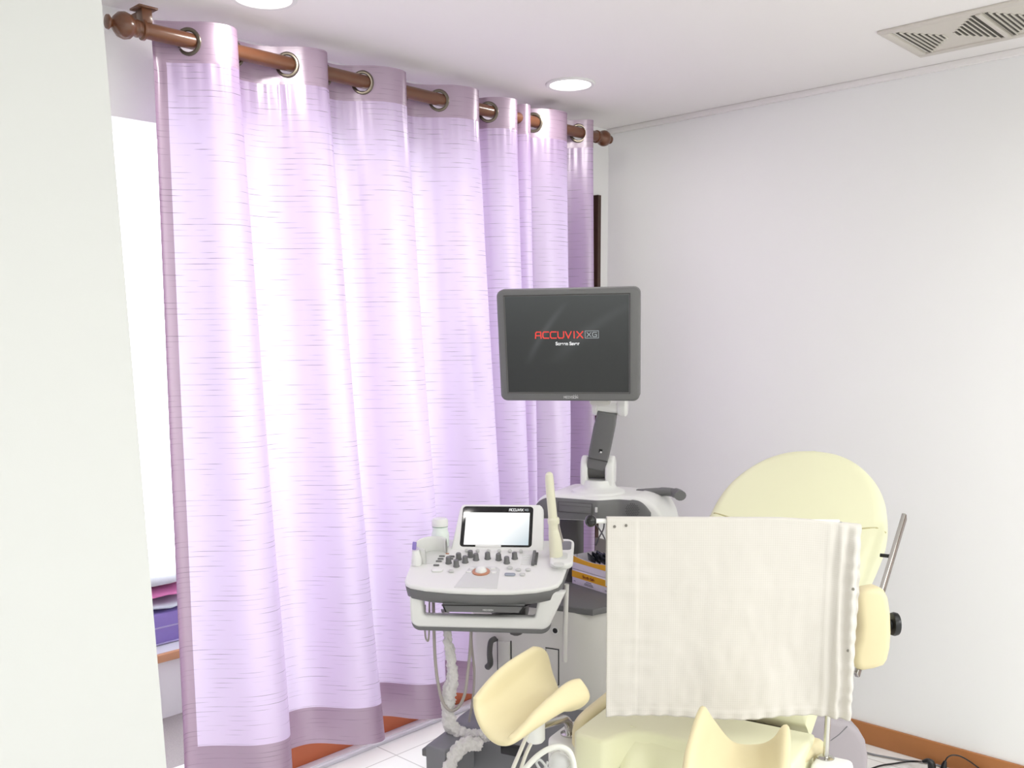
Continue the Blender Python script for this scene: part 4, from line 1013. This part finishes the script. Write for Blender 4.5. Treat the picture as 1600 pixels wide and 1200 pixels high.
# elbow bar with pad on the right of the back
e0, e1 = H.l(ond(1413, 806, 2.54)), H.l(ond(1338, 1055, 2.34))
d = (e1 - e0); L = d.length; dz = d.normalized(); dx = Vector((1, 0, 0)); dx = (dx - dz * dx.dot(dz)).normalized(); dy = dz.cross(dx)
EM = Matrix.Translation((e0 + e1) / 2) @ Matrix((dx, dy, dz)).transposed().to_4x4()
o = MB().box((0, 0, 0), (0.011, 0.026, L), bev=0.002).build('elbow_bar', CHROME, ch); o.matrix_local = EM
eb = o
o = MB().box((0, 0, 0), (0.0115, 0.0235, L - 0.004), bev=0.001).build('bar_face', STEELB, eb); o.location = (0.0012, 0, 0)
pn = H.l(ond(1390, 869, 2.49))
MB().lathe([(0, -0.024), (0.005, -0.024), (0.005, 0.0), (0, 0.0)], 14, Matrix.Translation(pn) @ RXM).build('bar_pin', BLACK, ch)
pn2 = H.l(ond(1350, 985, 2.41))
MB().lathe([(0, -0.035), (0.006, -0.035), (0.006, 0.0), (0, 0.0)], 14, Matrix.Translation(pn2) @ RXM).build('bar_pin', BLACK, ch)
EF = facing(1366, 985, 2.30)
ep = fpoly(EF, [(1341, 938), (1345, 927), (1354, 922), (1372, 919), (1384, 924), (1390, 936), (1394, 962), (1395, 990), (1393, 1015), (1389, 1033), (1383, 1042), (1368, 1047), (1350, 1050), (1341, 1047), (1336, 1038), (1337, 1020), (1343, 1000), (1345, 980), (1343, 958)])
mb = MB(); mb.prism(ep, 0.055, Matrix.Translation((0, 0.055, 0)) @ RX90, bev=0.017, seg=5)
epo = put(mb.build('elbow_pad', PAD, ch, angle=60), EF)
kn = EF.pl(1398, 976, (0, 1, 0), 0.03)
MB().lathe([(0, 0), (0.012, 0), (0.012, 0.012), (0.028, 0.014), (0.030, 0.020), (0.028, 0.028), (0.016, 0.032), (0, 0.033)], 24, Matrix.Translation((kn.x - 0.020, 0.035, kn.z)) @ RXM).build('clamp_knob', BLACK, epo)

# leg rests: moulded saddles on rods
def bsp(P4, f):
    a = ((1 - f) ** 3 / 6, (3 * f ** 3 - 6 * f * f + 4) / 6, (-3 * f ** 3 + 3 * f * f + 3 * f + 1) / 6, f ** 3 / 6)
    return P4[0] * a[0] + P4[1] * a[1] + P4[2] * a[2] + P4[3] * a[3]
def crom(P4, t):
    a, b, c, e = P4
    return 0.5 * ((2 * b) + (c - a) * t + (2 * a - 5 * b + 4 * c - e) * t * t + (3 * b - a - 3 * c + e) * t ** 3)
def along(row, t):
    m = len(row) - 1; x = max(-0.12, min(1.12, t)) * m; k = max(0, min(m - 1, int(math.floor(x)))); f = x - k
    A = row[k - 1] if k > 0 else row[0] * 2 - row[1]
    D = row[k + 2] if k + 2 <= m else row[m] * 2 - row[m - 1]
    return crom((A, row[k], row[k + 1], D), f)
def saddle(name, rows, th=0.0115, k=0.40):
    R_ = [[H.l(ond(*q)) for q in r] for r in rows]
    def S_(a, b):
        s_ = a * math.sqrt(max(0, 1 - k * b * b / 2)); t_ = b * math.sqrt(max(0, 1 - k * a * a / 2))
        s, t = (s_ + 1) / 2, (t_ + 1) / 2
        return along([along(r, t) for r in R_], s)
    n = 44; mb = MB(); e = 0.012
    def nrm(a, b):
        du = S_(a + e, b) - S_(a - e, b); dw = S_(a, b + e) - S_(a, b - e)
        return du.cross(dw).normalized()
    vt = {}
    lin_ = [0.55 * math.sin(math.pi / 2 * (-1 + 2 * i / n)) + 0.45 * (-1 + 2 * i / n) for i in range(n + 1)]
    for sd in (1, -1):
        for i, a in enumerate(lin_):
            for j, b in enumerate(lin_):
                edge = i in (0, n) or j in (0, n)
                if edge and sd == -1: vt[(sd, i, j)] = vt[(1, i, j)]; continue
                m = max(abs(a), abs(b)); h = 0 if edge else th * (1 - m ** 9) ** 0.5
                vt[(sd, i, j)] = mb.bm.verts.new(S_(a, b) + nrm(a, b) * h * sd)
        for i in range(n):
            for j in range(n):
                mb.bm.faces.new([vt[(sd, i, j)], vt[(sd, i + 1, j)], vt[(sd, i + 1, j + 1)], vt[(sd, i, j + 1)]])
    return mb.build(name, PAD, ch, angle=180), S_(0, 0.1)
lr, lc = saddle('leg_rest', [
    [(733, 1088, 1.99), (738, 1112, 2.00), (751, 1138, 1.99), (768, 1158, 1.965), (783, 1167, 1.945), (790, 1160, 1.935)],
    [(766, 1058, 2.06), (776, 1086, 2.09), (796, 1112, 2.085), (818, 1130, 2.045), (836, 1130, 2.01), (831, 1114, 2.0)],
    [(801, 1028, 2.13), (817, 1052, 2.18), (837, 1084, 2.18), (862, 1105, 2.13), (884, 1100, 2.085), (870, 1076, 2.075)],
    [(836, 1000, 2.20), (855, 1012, 2.26), (864, 1056, 2.27), (888, 1104, 2.22), (924, 1086, 2.16), (902, 1034, 2.155)]], k=0.52)
rr_, rc_ = saddle('leg_rest', [
    [(1056, 1230, 1.86), (1082, 1250, 1.87), (1125, 1268, 1.88), (1180, 1270, 1.87), (1212, 1258, 1.84), (1226, 1245, 1.82)],
    [(1070, 1182, 1.91), (1093, 1208, 1.93), (1130, 1230, 1.94), (1180, 1232, 1.93), (1214, 1220, 1.90), (1230, 1205, 1.88)],
    [(1083, 1136, 1.97), (1101, 1166, 2.00), (1136, 1194, 2.01), (1182, 1197, 2.00), (1214, 1187, 1.96), (1232, 1162, 1.94)],
    [(1094, 1076, 2.03), (1113, 1120, 2.07), (1142, 1160, 2.09), (1182, 1166, 2.08), (1214, 1150, 2.03), (1238, 1106, 2.00)]], th=0.0150, k=0.50)
# rods, clamps and bent tubes that carry them
xl = -0.33
rg = hx(890, 1145, xl); cl = hx(836, 1140, xl); ctop = hx(836, 1118, xl); cbot = hx(836, 1158, xl)
mb = MB(); mb.prism(rrect(0.10, 0.16, 0.035, 5, rg.x + 0.005, rg.y + 0.02), 0.14, Matrix.Translation((0, 0, rg.z - 0.145)), bev=0.012); mb.build('arm_housing', WPLAST2, ch)
mb = MB(); mb.lathe([(0.012, 0), (0.024, 0), (0.024, 0.004), (0.018, 0.007), (0.012, 0.007)], 28, Matrix.Translation((rg.x, rg.y, rg.z - 0.004)), cap=False); mb.build('chrome_ring', CHROME, ch)
bent([(rg.x, rg.y, rg.z - 0.02), (rg.x, rg.y - 0.004, rg.z + 0.022), (rg.x, rg.y - 0.028, rg.z + 0.048), (rg.x, rg.y - 0.07, rg.z + 0.060), (rg.x, cl.y, cl.z + 0.006)], 0.0115).build('support_tube', CHROME, ch)
MB().lathe([(0, cbot.z), (0.020, cbot.z), (0.0245, cbot.z + 0.006), (0.0245, ctop.z - 0.006), (0.022, ctop.z), (0, ctop.z)], 28, Matrix.Translation((xl, cl.y, 0))).build('clamp_sleeve', WPLAST, ch)
MB().lathe([(0, ctop.z - 0.004), (0.017, ctop.z - 0.004), (0.017, ctop.z + 0.006), (0, ctop.z + 0.006)], 24, Matrix.Translation((xl, cl.y, 0))).build('sleeve_cap', STEELB, ch)
MB().tube([(xl, cl.y, ctop.z), (xl + 0.003, cl.y + 0.008, ctop.z + 0.05), (lc.x * 0.35 + xl * 0.65, cl.y * 0.65 + lc.y * 0.35, ctop.z * 0.3 + lc.z * 0.7)], 0.0085, 14).build('leg_rod', CHROME, ch)
MB().tube([(rc_.x, rc_.y + 0.01, rc_.z - 0.015), (rc_.x + 0.02, rc_.y + 0.06, rc_.z - 0.10), (0.10, -0.10, 0.44)], 0.011, 14).build('leg_rod', CHROME, ch)
# post with its white clamp on the right
pb = hx(1290, 1184, 0.30); PT = hx(1310, 816, 0.30)
pb = Vector((0.30, pb.y, pb.z)); 
mb = MB(); mb.box((0.318, pb.y - 0.012, pb.z - 0.035), (0.085, 0.075, 0.07), bev=0.014, seg=3); mb.build('post_clamp', WPLAST, ch)
mb = MB(); mb.lathe([(0.006, 0), (0.020, 0), (0.020, 0.003), (0.012, 0.006), (0.006, 0.006)], 28, Matrix.Translation((0.30, pb.y, pb.z - 0.001)), cap=False); mb.build('chrome_ring', CHROME, ch)
kq = hx(1314, 1197, 0.33)
MB().lathe([(0, 0), (0.014, 0), (0.018, 0.004), (0.018, 0.02), (0, 0.022)], 20, Matrix.Translation((0.355, pb.y - 0.02, pb.z - 0.045)) @ RXM).build('clamp_knob', BLACK, ch)
dQ = (H.w((0.30, pb.y, PT.z)) - CAM).dot(RC @ Vector((0, 0, -1)))
zbar = PT.z
MB().tube([(0.30, pb.y, pb.z - 0.05), (0.30, pb.y, zbar)], 0.0068, 16).build('screen_post', CHROME, ch)
ball = ond(923, 814, dQ); ballh = H.l(Vector((ball.x, ball.y, ball.z)))
Qh = Vector((0.30, pb.y, zbar)); bz = ballh.z
MB().tube([Qh, Qh.lerp(ballh, 0.5), ballh], 0.0055, 14).build('screen_bar', WPLAST, ch)
MB().sphere(ballh, 0.0135, seg=24).build('bar_knob', BLACKG, ch)

# ------------------------------------------------------------------ white cotton cloth over the bar
Bw, Qw = H.w(ballh), H.w(Qh)
dirb = (Qw - Bw); ang = math.degrees(math.atan2(dirb.y, dirb.x)); CFm = Frame(Bw, ang); LB_ = Vector((dirb.x, dirb.y, 0)).length
def cx_(px, py): return CFm.pl(px, py, (0, 1, 0), -0.008)
xl_, xr_ = cx_(948, 813).x, cx_(1346, 822).x
zt0 = Bw.z + 0.0075; zt1 = Qw.z + 0.0075
zbL, zbR = cx_(945, 1113).z, cx_(1325, 1121).z
WD = xr_ - xl_; HT = zt0 - zbL; BACKH = 0.16
def clothf(u, v):
    x = xl_ + WD * u
    lin_z = zt0 + (zt1 - zt0) * (x / LB_)
    over = max(0, (x - (LB_ - 0.14)) / 0.20); ztop = lin_z - 0.016 * min(1, over) ** 1.3 if x < LB_ - 0.004 + 9 else lin_z
    # keep the cloth on the bar up to the post, let it sag beyond
    s = v * (HT + 0.02 + BACKH)
    zb_ = zbL + (zbR - zbL) * u
    fw_ = min(1, max(0, (u - 0.86) / 0.1))
    wr = 0.0035 * noise.noise(Vector((u * 7, s * 9, 1))) + 0.0018 * noise.noise(Vector((u * 22, s * 22, 5)))
    if s < BACKH:
        return Vector((x, 0.008 + wr * 0.5, ztop - (BACKH - s)))
    s2 = s - BACKH
    if s2 < 0.02:
        a = math.pi * s2 / 0.02
        return Vector((x, 0.008 * math.cos(a), ztop + 0.002 * math.sin(a)))
    t = (s2 - 0.02) / HT
    z = ztop + (zb_ - ztop) * t
    hemL = 0.0016 if u < 0.118 else 0.0
    hemB = 0.0016 if t > 0.955 else 0.0
    hemR = 0.0016 if u > 0.915 else 0.0
    pl_ = fw_ * (0.007 * math.sin((u - 0.86) * 120 + 1.2 * math.sin(t * 5)) + 0.002 * noise.noise(Vector((u * 25, t * 9, 2))))
    bulge = 0.010 * t * math.sin(u * 5.2 + 0.5) + 0.006 * t * math.sin(u * 11 + 2)
    pk = 0.0007 * math.sin(t * 70 + 4 * noise.noise(Vector((0.5, t * 6, 3)))) * max(0, 1 - abs(u - 0.118) / 0.118) + 0.0026 * max(0, (u - 0.92) / 0.08) * math.sin(t * 80 + 2 * noise.noise(Vector((0, t * 9, 7))))
    bt_ = 0.0022 * math.sin(u * 95) * max(0, (t - 0.93) / 0.07)
    dx = -0.006 * fw_ * t
    z2 = z + 0.004 * t * t * math.sin(u * 9)
    return Vector((x + dx, -0.008 - 0.004 * t - bulge - wr * (0.3 + t) - hemL - hemB - hemR - pl_ * min(1, t * 8 + 0.25) - pk - bt_ - 0.010 * min(1, t * 3) - 0.008 * fw_ * min(1, t * 6), z2))
mb = MB(); mb.grid(lambda u, v: clothf(u, v), 170, 150, lambda u, v: (u * WD, v * (HT + 0.18)))
clo = bpy.data.objects.new('screen_cloth', None); COL.objects.link(clo); clo.location = CFm.o; clo.rotation_euler = (0, 0, CFm.a); clo.empty_display_size = 0.1
tag(clo, 'white cotton cloth hanging as a screen over the bar of the examination chair', 'cloth')
sheet = mb.build('sheet', COTTON, clo, angle=180)
sm = sheet.modifiers.new('thickness', 'SOLIDIFY'); sm.thickness = 0.0012; sm.offset = 0
for px, py in ((960, 822), (978, 820), (1329, 903), (1323, 1000)):
    q = cx_(px, py); u = (q.x - xl_) / WD; lz = zt0; t = (zt0 - q.z) / HT; p = clothf(u, (BACKH + 0.02 + t * HT) / (HT + 0.02 + BACKH))
    MB().lathe([(0, 0), (0.0035, 0), (0.003, 0.0018), (0, 0.002)], 12, Matrix.Translation(p + Vector((0, -0.0005, 0))) @ Matrix.Rotation(math.pi / 2, 4, 'X')).build('snap_fastener', STAIN, clo)

# ------------------------------------------------------------------ tubes by the left leg rest
def cord(name, pts, r, m, label, cat, group=None, n=8):
    p = smooth_path(pts, n); o0 = Vector((p[0].x, p[0].y, p[0].z)); o = MB().tube([q - o0 for q in p], r, 12).build(name, m); o.location = o0
    return tag(o, label, cat, group)
CLR = clear_plastic('clear_plastic', 0.45)
def tp(x, y, d): return ond(x, y, d)
cord('rubber_tube', [tp(828, 1140, 2.13), tp(822, 1152, 2.10), tp(812, 1176, 2.05), tp(801, 1202, 2.0), tp(792, 1230, 1.97)], 0.0045, TUBE, 'left one of two white rubber tubes running down beside the left leg rest', 'tube')
cord('rubber_tube', [tp(829, 1163, 2.10), tp(822, 1178, 2.06), tp(816, 1195, 2.02), tp(808, 1222, 1.98)], 0.0042, TUBE, 'right one of two white rubber tubes running down beside the left leg rest', 'tube')
lp = Frame(ond(860, 1185, 1.95), FC)
lt = thing('drain_tube', 'looped white tube with a clear plastic cup at the bottom edge below the seat', 'tube', lp, z=ond(860, 1185, 1.95).z)
def lpl(x, y, dd=0.0): v = lp.l(ond(x, y, 1.95 + dd)); return Vector((v.x, v.y, v.z - lt.location.z))
MB().tube(smooth_path([lpl(808, 1218), lpl(822, 1200), lpl(838, 1183), lpl(856, 1171), lpl(874, 1167), lpl(888, 1173), lpl(895, 1187), lpl(897, 1204), lpl(897, 1230)]), 0.0062, 14).build('loop', TUBE, lt)
MB().lathe([(0.0, -0.028), (0.010, -0.026), (0.021, -0.012), (0.023, 0.006), (0.017, 0.016), (0.006, 0.020), (0.0, 0.020)], 24, Matrix.Translation(lpl(874, 1190, 0.02)) @ Matrix.Rotation(0.5, 4, 'Y')).build('cup', CLR, lt)
MB().tube(smooth_path([lpl(862, 1210), lpl(845, 1188), lpl(838, 1192), lpl(848, 1204), lpl(856, 1190)]), 0.0030, 10).build('connector', CLR, lt)

# ------------------------------------------------------------------ leads on the floor by the right wall
def flo(x, y, z=0.006): return onz(x, y, z)
sp0_ = onz(1500, 1214, 0.03); SPF = Frame(sp0_, -136.7)
ps = thing('power_strip', 'white power strip on the floor by the right baseboard with black plugs', 'power strip', SPF)
MB().box((0, 0, 0.016), (0.06, 0.30, 0.030), bev=0.006).build('housing', WPLAST, ps)
def plug(px, py, label, pts):
    b = onz(px, py, 0.045); fr = Frame(b, -68); t = thing('plug', label, 'plug', fr, z=0.0315)
    MB().tube(*fat([(0.0, 0, 0.0), (0, 0, 0.012), (-0.004, 0, 0.026), (-0.016, 0, 0.032), (-0.032, 0, 0.026)], [0.013, 0.014, 0.013, 0.009, 0.005]), 16).build('body', BLACK, t)
    P_ = [Vector((-0.030, 0, 0.027))] + [(lambda v: Vector((v.x, v.y, v.z - 0.0315)))(fr.l(q)) for q in pts]
    MB().tube(smooth_path(P_), 0.0034, 10).build('lead', BLACK, t)
plug(1456, 1197, 'black plug lying flat with its lead running left along the floor', [flo(1436, 1190, 0.03), flo(1420, 1190, 0.012), flo(1398, 1193), flo(1370, 1198), flo(1330, 1215)])
pw2 = onz(1478, 1203, 0.03)
b2 = onz(1478, 1203, 0.035); fr2 = Frame(b2, -46.7); t2 = thing('plug', 'black upright plug with a thin lead arching towards the right wall', 'plug', fr2, z=0.0315)
def p2(x, y): v = fr2.pl(x, y, (0, 1, 0), 0.0); return Vector((v.x, 0, v.z - 0.0315))
MB().tube(*fat([p2(1474, 1204), p2(1475, 1196), p2(1477, 1189)], [0.012, 0.010, 0.005]), 14).build('body', BLACK, t2)
MB().tube(smooth_path([p2(1477, 1190), p2(1480, 1184), p2(1488, 1180), p2(1500, 1181.5), p2(1514, 1189), p2(1528, 1199), p2(1545, 1212)]), 0.0026, 10).build('lead', BLACK, t2)
cord('floor_cable', [flo(1340, 1172), flo(1365, 1179), flo(1392, 1184), flo(1415, 1188), flo(1436, 1190), flo(1470, 1197), flo(1500, 1212)], 0.0036, GPLAST2, 'thin grey cable on the floor along the right baseboard', 'cable')
